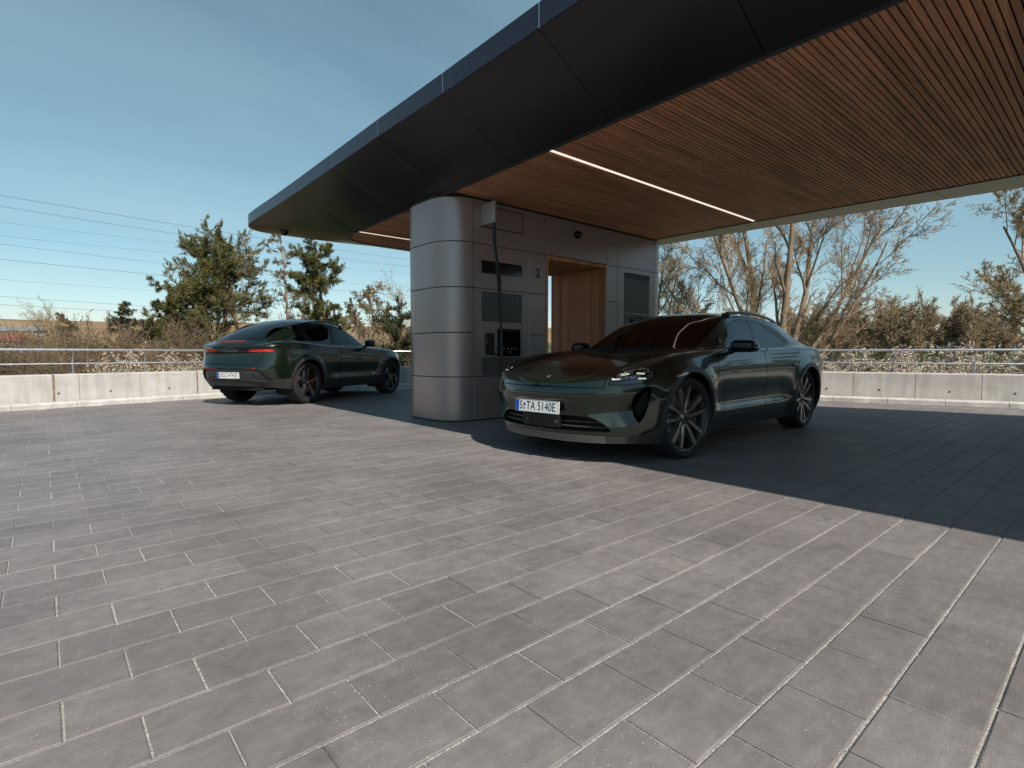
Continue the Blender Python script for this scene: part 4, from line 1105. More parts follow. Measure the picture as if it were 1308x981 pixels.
    def disp(V):
        V = V.copy()
        ay = np.abs(V[:, 1]); fr = V[:, 0] < 0.62
        # crease under the bonnet edge, number plate panel set back below it
        k = np.clip((.530 - V[:, 2]) / .014, 0, 1) * np.clip((V[:, 2] - .34) / .02, 0, 1) * np.clip((.47 - ay) / .10, 0, 1) * fr
        V[:, 0] += 0.016 * k
        # sculpted bonnet: shallow valley beside each fender crest
        k = np.exp(-((ay - .60 - .06 * V[:, 0]) / .07) ** 2) * np.clip((V[:, 0] - .25) / .3, 0, 1) * np.clip((1.35 - V[:, 0]) / .3, 0, 1) * (V[:, 2] > .7)
        V[:, 2] -= .012 * k
        # hollow along the doors
        k = np.where(V[:, 2] > .50, np.exp(-((V[:, 2] - .50) / .13) ** 2), np.clip((V[:, 2] - .385) / .05, 0, 1)) * np.clip((V[:, 0] - 1.38) / .25, 0, 1) * np.clip((3.42 - V[:, 0]) / .3, 0, 1) * (ay > .6)
        V[:, 1] -= np.sign(V[:, 1]) * .03 * k
        return V
    sh = car_shell(P, disp)
    root = empty('estate_car')
    tag(root, 'dark green electric estate car with black roof rails parked nose-out under the canopy', 'car', 'cars at the charging station')
    # wheel arch openings
    for xc in (xF, xR): sh = sh.take(F_circ(xc, zw, 0.402))[1]
    inner = sh.offset(0.03)
    g = 0.003
    parts = []
    W_front = smoothpoly([(1.74, .972), (1.95, 1.06), (2.22, 1.175), (2.42, 1.248), (2.6, 1.288), (2.875, 1.302), (2.76, .992)], 1)
    W_rear = smoothpoly([(2.84, .996), (2.945, 1.302), (3.2, 1.292), (3.45, 1.252), (3.62, 1.19), (3.74, 1.11), (3.72, 1.075), (3.55, 1.04), (3.2, 1.012)], 1)
    DLO = smoothpoly([(1.66, .962), (1.92, 1.07), (2.20, 1.19), (2.41, 1.266), (2.6, 1.306), (2.9, 1.32), (3.22, 1.31), (3.49, 1.268), (3.68, 1.2), (3.80, 1.11), (3.78, 1.062), (3.58, 1.022), (3.2, .996), (2.6, .976)], 1)
    COWL = smoothpoly([(1.318, -.1), (1.345, .3), (1.43, .55), (1.50, .68), (1.60, .68), (1.60, -.1)], 1)
    SCREEN = smoothpoly([(1.405, -.1), (1.43, .3), (1.50, .54), (1.57, .63), (1.64, .652), (1.9, .632), (2.15, .605), (2.30, .575), (2.285, .3), (2.275, -.1)], 1)
    ROOF = smoothpoly([(2.30, -.2), (2.31, .3), (2.33, .545), (2.8, .53), (3.3, .52), (3.78, .49), (3.80, -.2)], 1)
    RGLASS = smoothpoly([(4.47, -.2), (4.46, .30), (4.44, .47), (4.60, .50), (4.78, .52), (4.80, -.2)], 1)
    BONNET = smoothpoly([(-.2, -.1), (-.2, .2), (-.1, .60), (.185, .612), (.40, .635), (.8, .695), (1.2, .725), (1.46, .73), (1.52, .685), (1.43, .55), (1.345, .3), (1.315, -.1)], 1)
    LAMP = smoothpoly([(.640, .665), (.643, .693), (.660, .751), (.697, .793), (.77, .806), (.838, .803), (.875, .772), (.882, .734), (.862, .688), (.752, .670)], 1)
    DOOR_F = smoothpoly([(1.66, .30), (1.60, .42), (1.53, .62), (1.52, .80), (1.60, .96), (2.70, .978), (2.655, .80), (2.685, .55), (2.70, .32), (2.68, .30)], 1)
    DOOR_R = smoothpoly([(2.70, .30), (2.72, .32), (2.705, .55), (2.675, .80), (2.72, .980), (3.56, 1.02), (3.66, .96), (3.60, .86), (3.47, .72), (3.39, .55), (3.35, .40), (3.27, .30)], 1)
    # glass
    sc, sh = sh.take(F_top(SCREEN, .88), g); wf, sh = sh.take(F_side(W_front, .4, .97), .0); wr, sh = sh.take(F_side(W_rear, .4, .97), .0)
    fr, sh = sh.take(F_side(DLO, .4, .95), 0)
    cw_, sh = sh.take(F_top(COWL, .88), .001); cw_.build('cowl', M['black'], root)
    rg, sh = sh.take(F_top(RGLASS, .9), g); rf, sh = sh.take(F_top(ROOF, 1.2), g)
    for f_ in (F_top(SCREEN, .88), F_side(DLO, .4, .95), F_top(RGLASS, .9)): inner = inner.take(lambda V, f_=f_: f_(V) - 0.004)[1]
    o = sc.build('windscreen', M['glass'], root, 0)
    for sgn in (-1, 1):
        side_ = lambda S, sgn=sgn: S.clip(-sgn * S.V[:, 1])
        side_(wf).build('front_window', M['glass'], root, 0); side_(wr).build('rear_window', M['glassdark'], root, 0)
        side_(fr).build('window_frame', M['pillar'], root, 0.01)
    rg.build('rear_screen', M['glassdark'], root, 0); rf.build('glass_roof', M['blackgloss'], root, 0.01)
    # lamps
    lp, sh = sh.take(F_front(LAMP, .78), g)
    inner = inner.take(F_front(LAMP, .78))[1]
    for sgn in (-1, 1):
        side_ = lambda S, sgn=sgn: S.clip(-sgn * S.V[:, 1])
        l_ = side_(lp); h_ = l_.offset(0.055).build('headlight', M['lampbody'], root, 0)
        l_.build('lens', M['lens'], h_, 0.05)
        c = l_.V.mean(0)
        for (dy, dz) in ((-.07, -.022), (-.045, .022), (.085, -.018), (.062, .026)):   # four-point light
            # sit each segment just under the lens
            yy, zz = abs(c[1]) + dy, c[2] + dz
            i = int(np.argmin((np.abs(l_.V[:, 1]) - yy) ** 2 + (l_.V[:, 2] - zz) ** 2)); q = l_.V[i] - l_.N[i] * 0.018
            n_ = Vector(l_.N[i]); tdir = Vector((0.55, sgn * 0.83, 0.12)); tdir = (tdir - n_ * tdir.dot(n_)).normalized(); b_ = n_.cross(tdir)
            mb = MB().cbox(-.034, .034, -.0055, .0055, -.006, .006, .003); mb.xf(Matrix(((tdir.x, b_.x, n_.x, q[0]), (tdir.y, b_.y, n_.y, q[1]), (tdir.z, b_.z, n_.z, q[2]), (0, 0, 0, 1))))
            mb.build('light_segment', M['white_lamp'], h_)
        i = int(np.argmin((np.abs(l_.V[:, 1]) - abs(c[1]) - .01) ** 2 + (l_.V[:, 2] - c[2]) ** 2)); q = Vector(l_.V[i] - l_.N[i] * 0.03); n_ = Vector(l_.N[i])
        for dq in (-.024, .024):
            tdir = Vector((0.55, sgn * 0.83, 0)).normalized()
            autosmooth(MB().tube([q + tdir * dq - n_ * .01, q + tdir * dq + n_ * .008, q + tdir * dq + n_ * .012], [.019, .019, .012], 14).build('projector', M['chrome'], h_), 40)
    # bumper inserts
    it, sh = sh.take(F_front(intake, .6), .0); sl_, sh = sh.take(F_front(slot, .62), 0)
    wu, sh = sh.take(F_front(wingU, .62), 0); wl_, sh = sh.take(F_front(wingL, .62), 0)
    for f_ in (F_front(intake, .6), F_front(slot, .62), F_front(wingU, .62), F_front(wingL, .62)): inner = inner.take(f_)[1]
    it.V[:, 0] += .07; it.build('lower_intake', M['inner'], root, 0)
    dep = lambda V: .105 * np.clip((np.abs(V[:, 1]) - .45) / .30, 0, 1)
    ay = np.abs(wu.V[:, 1]); wu.V[:, 0] += dep(wu.V) * np.clip((zt(ay) - wu.V[:, 2]) / (zt(ay) - zv(ay) + 1e-4), 0, 1)
    ay = np.abs(wl_.V[:, 1]); wl_.V[:, 0] += dep(wl_.V) * np.clip((wl_.V[:, 2] - zbt(ay)) / (zv(ay) - zbt(ay) + 1e-4), 0, 1)
    sl_.V[:, 0] += .13
    for S0, nm, mt in ((wu.renormal(), 'bumper_facet', 'paint'), (wl_.renormal(), 'bumper_ledge', 'paint'), (sl_, 'air_slot', 'inner')):
        for sgn in (-1, 1): S0.clip(-sgn * S0.V[:, 1]).build(nm, M[mt], root, 0.03 if mt == 'paint' else 0)
    lipf = lambda V: np.maximum(V[:, 2] - .245 + .0 * V[:, 0], V[:, 0] - .66)
    lp2, sh = sh.take(lipf, .0015)
    lmid, lsid = lp2.take(lambda V: np.abs(V[:, 1]) - .60, .001)
    lmid.build('bumper_lip', M['lip'], root, .02); [lsid.clip(-sgn * lsid.V[:, 1]).build('bumper_corner', M['clad'], root, .02) for sgn in (-1, 1)]
    # arch cladding and sills
    cornf = lambda V: np.maximum(np.maximum(V[:, 2] - (.245 + .6 * np.clip(V[:, 0] - .40, 0, .10)), V[:, 0] - .66), .3 - V[:, 0])
    c2, sh = sh.take(cornf, .001); c2.build('bumper_wing', M['clad'], root, .015)
    for nm, xc in (('front', xF), ('rear', xR)):
        a_, sh = sh.take(F_circ(xc, zw, 0.452), .0012)
        for sgn in (-1, 1):
            b_ = a_.clip(-sgn * a_.V[:, 1]); b_.V = b_.V + b_.N * .006; b_.build('arch_cladding', M['clad'], root, .03)
    sill, sh = sh.take(lambda V: np.maximum(V[:, 2] - .285, np.maximum(xF - V[:, 0], V[:, 0] - xR)), .0015)
    for sgn in (-1, 1): sill.clip(-sgn * sill.V[:, 1]).build('sill', M['clad'], root, .03)
    dif, sh = sh.take(lambda V: np.maximum(V[:, 2] - .40, 4.3 - V[:, 0]), .0015); dif.build('rear_diffuser', M['clad'], root, .03)
    # shut lines
    bn, sh = sh.take(F_top(BONNET, .642), g); bn.build('bonnet', M['paint'], root)
    df, sh = sh.take(F_side(DOOR_F, .5, .2), g); dr, sh = sh.take(F_side(DOOR_R, .5, .2), g)
    for sgn in (-1, 1):
        d1 = df.clip(-sgn * df.V[:, 1]).build('front_door', M['paint'], root); d2 = dr.clip(-sgn * dr.V[:, 1]).build('rear_door', M['paint'], root)
        for d_, xh in ((d1, 2.50), (d2, 3.48)):
            S = df if d_ is d1 else dr
            sel = S.V[:, 1] * sgn > 0
            i = int(np.argmin(np.where(sel, (S.V[:, 0] - xh) ** 2 + (S.V[:, 2] - .80) ** 2, 9)))
            q = S.V[i]; n_ = S.N[i]
            MB().cbox(q[0] - .09, q[0] + .09, q[1] - .005, q[1] + .005, q[2] - .011, q[2] + .011, .004).build('door_handle', M['paint'], d_)
    # charge flap on the front wing
    FLAP = smoothpoly([(1.415, .68), (1.40, .80), (1.47, .81), (1.495, .72), (1.48, .66)], 2)
    fl, sh = sh.take(F_side(FLAP, .5, .5), .0018)
    for sgn in (-1, 1): fl.clip(-sgn * fl.V[:, 1]).build('charge_flap', M['paint'], root)
    LB = smoothpoly([(-.1, .955), (.70, .955), (.80, .94), (.86, .915), (.80, .905), (.70, .92), (-.1, .925)], 1)
    tl, sh = sh.take(F_rear(LB, 4.5), .001); tl.build('tail_light', M['redlamp'], root)
    sh.build('body', M['paint'], root, .04)
    inner.build('inner_shell', M['inner'], root, 0)
    # underbody, wheel wells, cabin
    MB().box(.35, 4.75, -.62, .62, .19, .24).build('underbody', M['inner'], root)
    for xc in (xF, xR):
        for sgn in (-1, 1):
            rows = [[(xc + .41 * math.cos(a), sgn * y_, zw + .41 * math.sin(a)) for a in np.linspace(-.5, math.pi + .5, 22)] for y_ in (.55, .90)]
            mb = MB().grid(rows); mb.add([(xc + .41 * math.cos(a), sgn * .55, zw + .41 * math.sin(a)) for a in np.linspace(-.5, math.pi + .5, 22)], [tuple(range(22))])
            mb.build('wheel_well', M['inner'], root)
    dash = rbox(1.40, 2.05, -.70, .70, .70, .945, .04); autosmooth(dash.build('dashboard', M['cabin'], root))
    MB().box(1.4, 4.5, -.78, .78, .30, .34).build('cabin_floor', M['cabin'], root)
    for sgn in (-1, 1):
        st = rbox(2.35, 2.85, sgn * .38 - .25, sgn * .38 + .25, .40, .58, .06); b2 = rbox(2.78, 2.93, sgn * .38 - .24, sgn * .38 + .24, .50, 1.08, .06); b2.xf(Matrix.Translation((2.8, 0, .5)) @ Matrix.Rotation(R(12), 4, 'Y') @ Matrix.Translation((-2.8, 0, -.5)))
        st.add(b2.v, b2.f); h2 = rbox(2.98, 3.06, sgn * .38 - .11, sgn * .38 + .11, 1.06, 1.22, .035); st.add(h2.v, h2.f)
        autosmooth(st.build('seat', M['cabin'], root))
    st = rbox(3.3, 3.8, -.62, .62, .40, .60, .06); b2 = rbox(3.72, 3.9, -.62, .62, .55, 1.05, .06); st.add(b2.v, b2.f); autosmooth(st.build('rear_bench', M['cabin'], root))
    ring = [(2.18 + .06 * math.sin(a), -.38 + .18 * math.cos(a), .93 + .17 * math.sin(a)) for a in np.linspace(0, 2 * math.pi, 25)]
    autosmooth(MB().tube(ring, .014, 8).build('steering_wheel', M['cabin'], root))
    # mirrors
    for sgn in (-1, 1):
        mb = rbox(1.76, 1.97, sgn * 1.02 - .11, sgn * 1.02 + .11, .935, 1.055, .05, 4)
        mb.v = [(x + .35 * max(0, abs(y) - .91) ** 1.5, y, z - .0 + .35 * (.995 - z) * max(0, abs(y) - 1.03)) for x, y, z in mb.v]
        o = autosmooth(mb.build('wing_mirror', M['blackgloss'], root), 60)
        ft = MB().tube([(1.91, sgn * .86, .945), (1.87, sgn * .92, .965), (1.87, sgn * .99, .985)], [.035, .03, .04], 10); autosmooth(ft.build('mirror_foot', M['clad'], o), 60)
    # roof rails
    yr = lambda x: float(np.interp(x, [2.3, 2.8, 3.3, 3.8, 4.05], [.585, .585, .575, .545, .515]))
    zr = lambda x: float(z3f(np.array([x]))[0]) + .012
    for sgn in (-1, 1):
        xs_ = np.linspace(2.30, 4.05, 24)
        pts = [(x, sgn * yr(x), zr(x) + .034 * min(1, max(0.0, (x - 2.28) / .14)) ** .8 * min(1, max(0.0, (4.08 - x) / .16)) ** .8) for x in xs_]
        autosmooth(MB().tube(pts, [.012] + [.018] * 22 + [.012], 8).build('roof_rail', M['blackgloss'], root), 60)
        MB().cbox(2.32, 2.46, sgn * .585 - .016, sgn * .585 + .016, zr(2.4) - .012, zr(2.4) + .032, .006).build('rail_foot', M['blackgloss'], root)
        MB().cbox(3.82, 3.98, sgn * .535 - .016, sgn * .535 + .016, zr(3.9) - .02, zr(3.9) + .03, .006).build('rail_foot', M['blackgloss'], root)
    # small bright marker at the front of each arch
    for sgn in (-1, 1):
        mb = MB().add([(xF - .30, sgn * .985, .728), (xF - .13, sgn * .992, .752), (xF - .17, sgn * .99, .768), (xF - .28, sgn * .983, .742), (xF - .30, sgn * .95, .728), (xF - .13, sgn * .95, .752), (xF - .17, sgn * .95, .768), (xF - .28, sgn * .95, .742)], [(0, 1, 2, 3), (7, 6, 5, 4), (0, 4, 5, 1), (1, 5, 6, 2), (2, 6, 7, 3), (3, 7, 4, 0)])
        mb.build('side_marker', M['silver'], root)
    # wipers at the screen base
    for y0 in (-.45, .2): autosmooth(MB().tube([(1.385, y0, .965), (1.39, y0 + .28, .968), (1.43, y0 + .56, .972)], .008, 6).build('wiper', M['black'], root))
    # bars across the intake, sensor, plate, crest
    for z_ in (.310, .352): 
        mb = MB().tube([(float(.085 + .42 * (abs(y_) / .7) ** 2.4 * .5), y_, z_) for y_ in np.linspace(-.6, .6, 21)], .007, 6); autosmooth(mb.build('intake_bar', M['clad2'], root))
    rbox(.058, .15, -.22, .22, .278, .405, .02).build('radar_cover', M['blackgloss'], root)
    for y_ in (.15, -.19): autosmooth(MB().tube([(.060, y_, .34), (.052, y_, .34)], .017, 14).build('parking_sensor', M['clad2'], root))
    number_plate(root, (.012, 0, .462), R(-90), (('S', -.188, .85), ('TA', -.068, .82), ('5140E', .118, .80)), R(-4))
    crest = MB().add([(0, -.017, .02), (0, .017, .02), (0, .018, -.002), (0, 0, -.024), (0, -.018, -.002)], [(0, 1, 2, 3, 4)])
    crest.xf(Matrix.Translation((.165, 0, .7185)) @ Matrix.Rotation(R(68), 4, 'Y')); crest.build('bonnet_crest', M['silver'], root)
    # wheels
    w = make_wheel('double', .362, .262, .288, 'caliper_grey')
    first = True
    for xc, hw, steer in ((xF, .805, -7), (xR, .815, 0)):
        for sgn in (1, -1):
            o = w if first else copy_tree(w); first = False
            o.parent = root; o.location = (xc, sgn * hw, zw)
            # outer face of the wheel looks to -y; turn it for the +y side
            o.rotation_euler = (0, rng.uniform(0, 1.2), (math.pi if sgn > 0 else 0) + R(steer))
    return root
T_CAR = taycan()
# nose towards -x, left flank towards the camera (local +y is world -y)
def place_car(root, p, heading):
    """p = ground point under the nose centre, heading = direction the nose points to"""
    root.location = (p[0], p[1], 0.0); root.rotation_euler = (0, 0, heading + math.pi)
place_car(T_CAR, (3.235, 3.415), R(182.95))
# ------------------------------------------------------------------ coupe-like SUV (left, at the wall)
def macan():
    L, xF, xR, zw = 4.784, 0.872, 3.765, 0.39
    X = [0, .15, .3, .6, .9, 1.2, 1.4, 1.6, 1.8, 2.0, 2.2, 2.5, 2.9, 3.3, 3.7, 4.0, 4.25, 4.45, 4.6, 4.70, 4.784]
    zs = [.80, .85, .89, .95, .985, 1.005, 1.015, 1.02, 1.025, 1.03, 1.035, 1.04, 1.05, 1.07, 1.09, 1.10, 1.10, 1.09, 1.06, 1.03, 1.0]
    zc = [.82, .88, .92, .975, 1.02, 1.06, 1.13, 1.25, 1.36, 1.46, 1.535, 1.60, 1.622, 1.60, 1.54, 1.455, 1.355, 1.255, 1.165, 1.10, 1.06]
    z3 = [.81, .865, .91, .97, 1.01, 1.045, 1.075, 1.13, 1.23, 1.33, 1.41, 1.49, 1.525, 1.50, 1.435, 1.355, 1.27, 1.19, 1.125, 1.075, 1.04]
    r3 = [.6, .6, .6, .62, .65, .70, .73, .72, .705, .69, .675, .66, .65, .64, .63, .62, .615, .61, .62, .65, .7]
    cr = [0, .015, .025, .035, .04, .04, .04, .04, .04, .04, .04, .04, .04, .04, .04, .04, .035, .03, .02, .01, 0]
    t = lambda y, s=0.05: gtab(X, y, s)
    zsf, z3f, r3f, zcf, crf = t(zs), t(z3, .06), t(r3), t(zc, .06), t(cr)
    P = dict(L=L, xF=xF, xR=xR, zw=zw, ra=0.425, flare=0.03, nf=2.4, nr=3.3, Lf=0.75, Lr=0.56,
             xf=gtab([0, .2, .4, .6, .8, 1], [.14, .06, .03, .0, .01, .05], 0.05),
             xr=gtab([0, .12, .25, .38, .50, .62, .75, .86, .93, 1], [4.60, 4.70, 4.755, 4.784, 4.775, 4.735, 4.705, 4.695, 4.70, 4.715], 0.035),
             zs=zsf, zb=gtab([0, .5, 1.4, 3.2, 4.2, 4.784], [.28, .26, .245, .25, .29, .37], 0.06),
             W=gtab([0, .5, .9, 1.4, 2.0, 2.8, 3.3, 3.77, 4.2, 4.6, 4.784], [.92, .94, .945, .93, .92, .925, .945, .967, .955, .925, .90], 0.12),
             d=gtab([0, .1, .22, .35, .5, .65, .8, .9, 1], [-.09, -.05, -.025, -.014, -.006, .002, -.004, -.022, -.055], 0.045),
             dx=gtab([0, .4, 1, 3.9, 4.5, 4.784], [.6, .8, 1, 1, .9, .8], 0.1),
             zc=zcf,
             sec=[(lambda x: 0 * x + .972, lambda x: zsf(x) + crf(x) * .75), (lambda x: 0 * x + .92, lambda x: zsf(x) + crf(x) * 1.25),
                  (lambda x: .865 + 0 * x, lambda x: np.minimum(zsf(x) + crf(x) * 1.35, np.maximum(z3f(x), zsf(x) + crf(x)))),
                  (lambda x: .84 + 0 * x, lambda x: zsf(x) + crf(x) * 1.2 + .10 * np.clip(z3f(x) - zsf(x) - .06, 0, 1)),
                  (lambda x: r3f(x) + .03, lambda x: z3f(x) - .12 * np.clip(z3f(x) - zsf(x) - .06, 0, 1)),
                  (lambda x: r3f(x) - .005, lambda x: z3f(x) + .012), (lambda x: r3f(x) - .07, lambda x: z3f(x) + .38 * (zcf(x) - z3f(x))),
                  (lambda x: r3f(x) * .58, lambda x: z3f(x) + .82 * (zcf(x) - z3f(x))), (lambda x: r3f(x) * .27, lambda x: zcf(x))])
    def disp(V):
        V = V.copy(); ay = np.abs(V[:, 1]); re = V[:, 0] > 4.2
        k = np.exp(-((V[:, 2] - .56) / .10) ** 2) * np.clip((V[:, 0] - 1.3) / .3, 0, 1) * np.clip((3.3 - V[:, 0]) / .3, 0, 1) * (ay > .6)
        V[:, 1] -= np.sign(V[:, 1]) * .03 * k
        # ledge above the lamp band: the tail lip stands out a little
        k = np.clip((V[:, 2] - 1.018) / .012, 0, 1) * np.clip((1.10 - V[:, 2]) / .05, 0, 1) * (V[:, 0] > 4.45)
        V[:, 0] += .03 * k
        return V
    sh = car_shell(P, disp)
    root = empty('coupe_suv')
    tag(root, 'dark green coupe SUV seen from behind, standing by the concrete wall left of the pillar', 'car', 'cars at the charging station')
    for xc in (xF, xR): sh = sh.take(F_circ(xc, zw, 0.43))[1]
    inner = sh.offset(0.03); g = 0.0032
    W_front = smoothpoly([(1.70, 1.085), (1.9, 1.20), (2.1, 1.32), (2.3, 1.405), (2.5, 1.445), (2.66, 1.455), (2.72, 1.10)], 1)
    W_rear = smoothpoly([(2.80, 1.10), (2.75, 1.458), (3.05, 1.452), (3.35, 1.408), (3.55, 1.34), (3.60, 1.29), (3.52, 1.15)], 1)
    W_quarter = smoothpoly([(3.58, 1.155), (3.655, 1.28), (3.80, 1.235), (3.98, 1.185), (3.88, 1.165)], 1)
    DLO = smoothpoly([(1.62, 1.065), (1.88, 1.215), (2.08, 1.335), (2.29, 1.425), (2.5, 1.468), (2.75, 1.48), (3.06, 1.473), (3.37, 1.428), (3.66, 1.335), (3.9, 1.24), (4.06, 1.185), (3.98, 1.155), (3.5, 1.13), (2.7, 1.078)], 1)
    SCREEN = smoothpoly([(1.20, -.1), (1.24, .3), (1.35, .55), (1.48, .635), (1.58, .645), (1.9, .62), (2.2, .59), (2.4, .56), (2.38, .3), (2.37, -.1)], 1)
    ROOF = smoothpoly([(2.42, -.2), (2.44, .50), (2.9, .505), (3.22, .50), (3.22, -.2)], 1)
    RGLASS = smoothpoly([(3.40, -.2), (3.40, .30), (3.43, .50), (3.7, .515), (4.1, .54), (4.45, .56), (4.56, .52), (4.60, .3), (4.61, -.2)], 1)
    DOOR_F = smoothpoly([(1.52, .36), (1.46, .55), (1.50, .80), (1.56, 1.06), (2.72, 1.075), (2.77, .80), (2.77, .55), (2.74, .36)], 1)
    DOOR_R = smoothpoly([(2.76, .36), (2.79, .55), (2.79, .80), (2.74, 1.075), (3.62, 1.13), (3.60, 1.0), (3.42, .82), (3.32, .62), (3.27, .45), (3.20, .36)], 1)
    LB = smoothpoly([(-.1, 1.008), (.60, 1.008), (.76, 1.002), (.855, .985), (.865, .965), (.78, .950), (.60, .945), (-.1, .945)], 1)
    HATCH = [(-.1, 1.5), (.66, 1.5), (.72, 1.02), (.70, .94), (.60, .745), (.5, .735), (-.1, .735)]
    PANEL = smoothpoly([(-.1, .665), (.55, .665), (.63, .655), (.70, .60), (.78, .50), (.80, .45), (-.1, .45)], 1)
    sc, sh = sh.take(F_top(SCREEN, .9), g); wf, sh = sh.take(F_side(W_front, .4, 1.0)); wr, sh = sh.take(F_side(W_rear, .4, 1.0)); wq, sh = sh.take(F_side(W_quarter, .4, 1.0)); fr, sh = sh.take(F_side(DLO, .4, 1.0))
    rg, sh = sh.take(F_top(RGLASS, 1.0), g); rf, sh = sh.take(F_top(ROOF, 1.3), g)
    for f_ in (F_top(SCREEN, .9), F_side(DLO, .4, 1.0), F_top(RGLASS, 1.0)): inner = inner.take(lambda V, f_=f_: f_(V) - .004)[1]
    sc.build('windscreen', M['glass'], root, 0); rg.build('rear_screen', M['glassdark'], root, 0); rf.build('glass_roof', M['blackgloss'], root, .01)
    for sgn in (-1, 1):
        side_ = lambda S, sgn=sgn: S.clip(-sgn * S.V[:, 1])
        side_(wf).build('front_window', M['glass'], root, 0); side_(wr).build('rear_window', M['glassdark'], root, 0); side_(wq).build('quarter_window', M['glassdark'], root, 0); side_(fr).build('window_frame', M['pillar'], root, .01)
    # tail lamp band, lettering
    tl, sh = sh.take(F_rear(LB, 4.15), .0015); inner = inner.take(F_rear(LB, 4.15))[1]
    tl = tl.offset(.006)
    lamp, mid = tl.take(lambda V: np.maximum(.40 - np.abs(V[:, 1]), np.abs(V[:, 2] - .977 + .0 * V[:, 0]) - .022))
    mid.build('lamp_band', M['blackgloss'], root, .02)
    for sgn in (-1, 1): lamp.clip(-sgn * lamp.V[:, 1]).build('tail_light', M['redlamp'], root, .01)
    V = mid.V[np.abs(mid.V[:, 1]) < .05]; xl = float(V[:, 0].max())
    o = link('rear_lettering', text_mesh('rear_lettering', 'PORSCHE', .052, M['silver'], .003, 1.25, 1.25), None, root, (xl + .008, 0, .977)); o.rotation_euler = (R(90), 0, R(90))
    br = MB().tube([(4.655, y_, 1.135 - .03 * y_ * y_) for y_ in np.linspace(-.3, .3, 9)], .011, 6); autosmooth(br.build('brake_light', M['redlamp'], root))
    # bumper panel with the plate
    pn, sh = sh.take(F_rear(PANEL, 4.1), .001); pn.V[:, 0] -= .035; pn.build('plate_panel', M['clad'], root, 0); inner = inner.take(F_rear(PANEL, 4.1))[1]
    for k in range(6):
        z_ = .475 + .03 * k
        pts = [(float(4.77 - .33 * (abs(y_) / .8) ** 2.6), y_, z_) for y_ in np.linspace(-.66, .66, 19)]
        autosmooth(MB().tube(pts, .006, 5).build('grille_bar', M['clad2'], root))
    number_plate(root, (4.775, 0, .545), R(90), (('S', -.188, .85), ('GO', -.068, .82), ('4742E', .118, .80)), R(3))
    for sgn in (-1, 1):
        MB().cbox(4.70, 4.742, sgn * .46 - .12, sgn * .46 + .12, .655, .678, .005).build('reflector', M['redlamp'], root)
    low, sh = sh.take(lambda V: np.maximum(V[:, 2] - .455 - .25 * np.clip(np.abs(V[:, 1]) - .80, 0, 1), 4.12 - V[:, 0]), .0015)
    l1, l2 = low.take(lambda V: np.maximum(np.abs(V[:, 1]) - .60, V[:, 2] - .40), .001)
    l1.build('diffuser', M['clad2'], root, .03); l2.build('rear_bumper_lower', M['clad'], root, .04)
    for nm, xc in (('f', xF), ('r', xR)):
        a_, sh = sh.take(F_circ(xc, zw, 0.492), .0012)
        for sgn in (-1, 1):
            b_ = a_.clip(-sgn * a_.V[:, 1]); b_.V = b_.V + b_.N * .006; b_.build('arch_cladding', M['clad'], root, .03)
    sill, sh = sh.take(lambda V: np.maximum(V[:, 2] - .37, np.maximum(xF - V[:, 0], V[:, 0] - xR)), .0015)
    for sgn in (-1, 1): sill.clip(-sgn * sill.V[:, 1]).build('sill', M['clad'], root, .03)
    fb, sh = sh.take(lambda V: np.maximum(V[:, 2] - .42, V[:, 0] - .6), .0015); fb.build('front_bumper_lower', M['clad'], root, .03)
    HL = smoothpoly([(.55, .86), (.60, .92), (.78, .945), (.86, .91), (.85, .86), (.7, .84)], 2)
    hl, sh = sh.take(F_front(HL, .8), .002)
    for sgn in (-1, 1):
        S = hl.clip(-sgn * hl.V[:, 1]); h_ = S.offset(.03).build('headlight', M['chrome'], root, 0); S.build('lens', M['lens'], h_, .03)
    ha, sh = sh.take(F_rear(HATCH, 3.95), g); ha.build('tailgate', M['paint'], root, .02)
    df, sh = sh.take(F_side(DOOR_F, .5, .2), g); dr, sh = sh.take(F_side(DOOR_R, .5, .2), g)
    for sgn in (-1, 1):
        d1 = df.clip(-sgn * df.V[:, 1]).build('front_door', M['paint'], root); d2 = dr.clip(-sgn * dr.V[:, 1]).build('rear_door', M['paint'], root)
        for d_, xh, S in ((d1, 2.58, df), (d2, 3.45, dr)):
            i = int(np.argmin(np.where(S.V[:, 1] * sgn > 0, (S.V[:, 0] - xh) ** 2 + (S.V[:, 2] - .93) ** 2, 9))); q = S.V[i]
            MB().cbox(q[0] - .09, q[0] + .09, q[1] - .005, q[1] + .006, q[2] - .011, q[2] + .011, .004).build('door_handle', M['paint'], d_)
    sh.build('body', M['paint'], root, .04)
    inner.build('inner_shell', M['inner'], root, 0)
    MB().box(.35, 4.6, -.6, .6, .28, .33).build('underbody', M['inner'], root)
    for xc in (xF, xR):
        for sgn in (-1, 1):
            arc = np.linspace(-.5, math.pi + .5, 22)
            mb = MB().grid([[(xc + .44 * math.cos(a), sgn * y_, zw + .44 * math.sin(a)) for a in arc] for y_ in (.52, .88)]); mb.add([(xc + .44 * math.cos(a), sgn * .52, zw + .44 * math.sin(a)) for a in arc], [tuple(range(22))])
            mb.build('wheel_well', M['inner'], root)
    autosmooth(rbox(1.35, 1.95, -.70, .70, .75, 1.03, .04).build('dashboard', M['cabin'], root))
    MB().box(1.4, 4.3, -.76, .76, .38, .42).build('cabin_floor', M['cabin'], root)
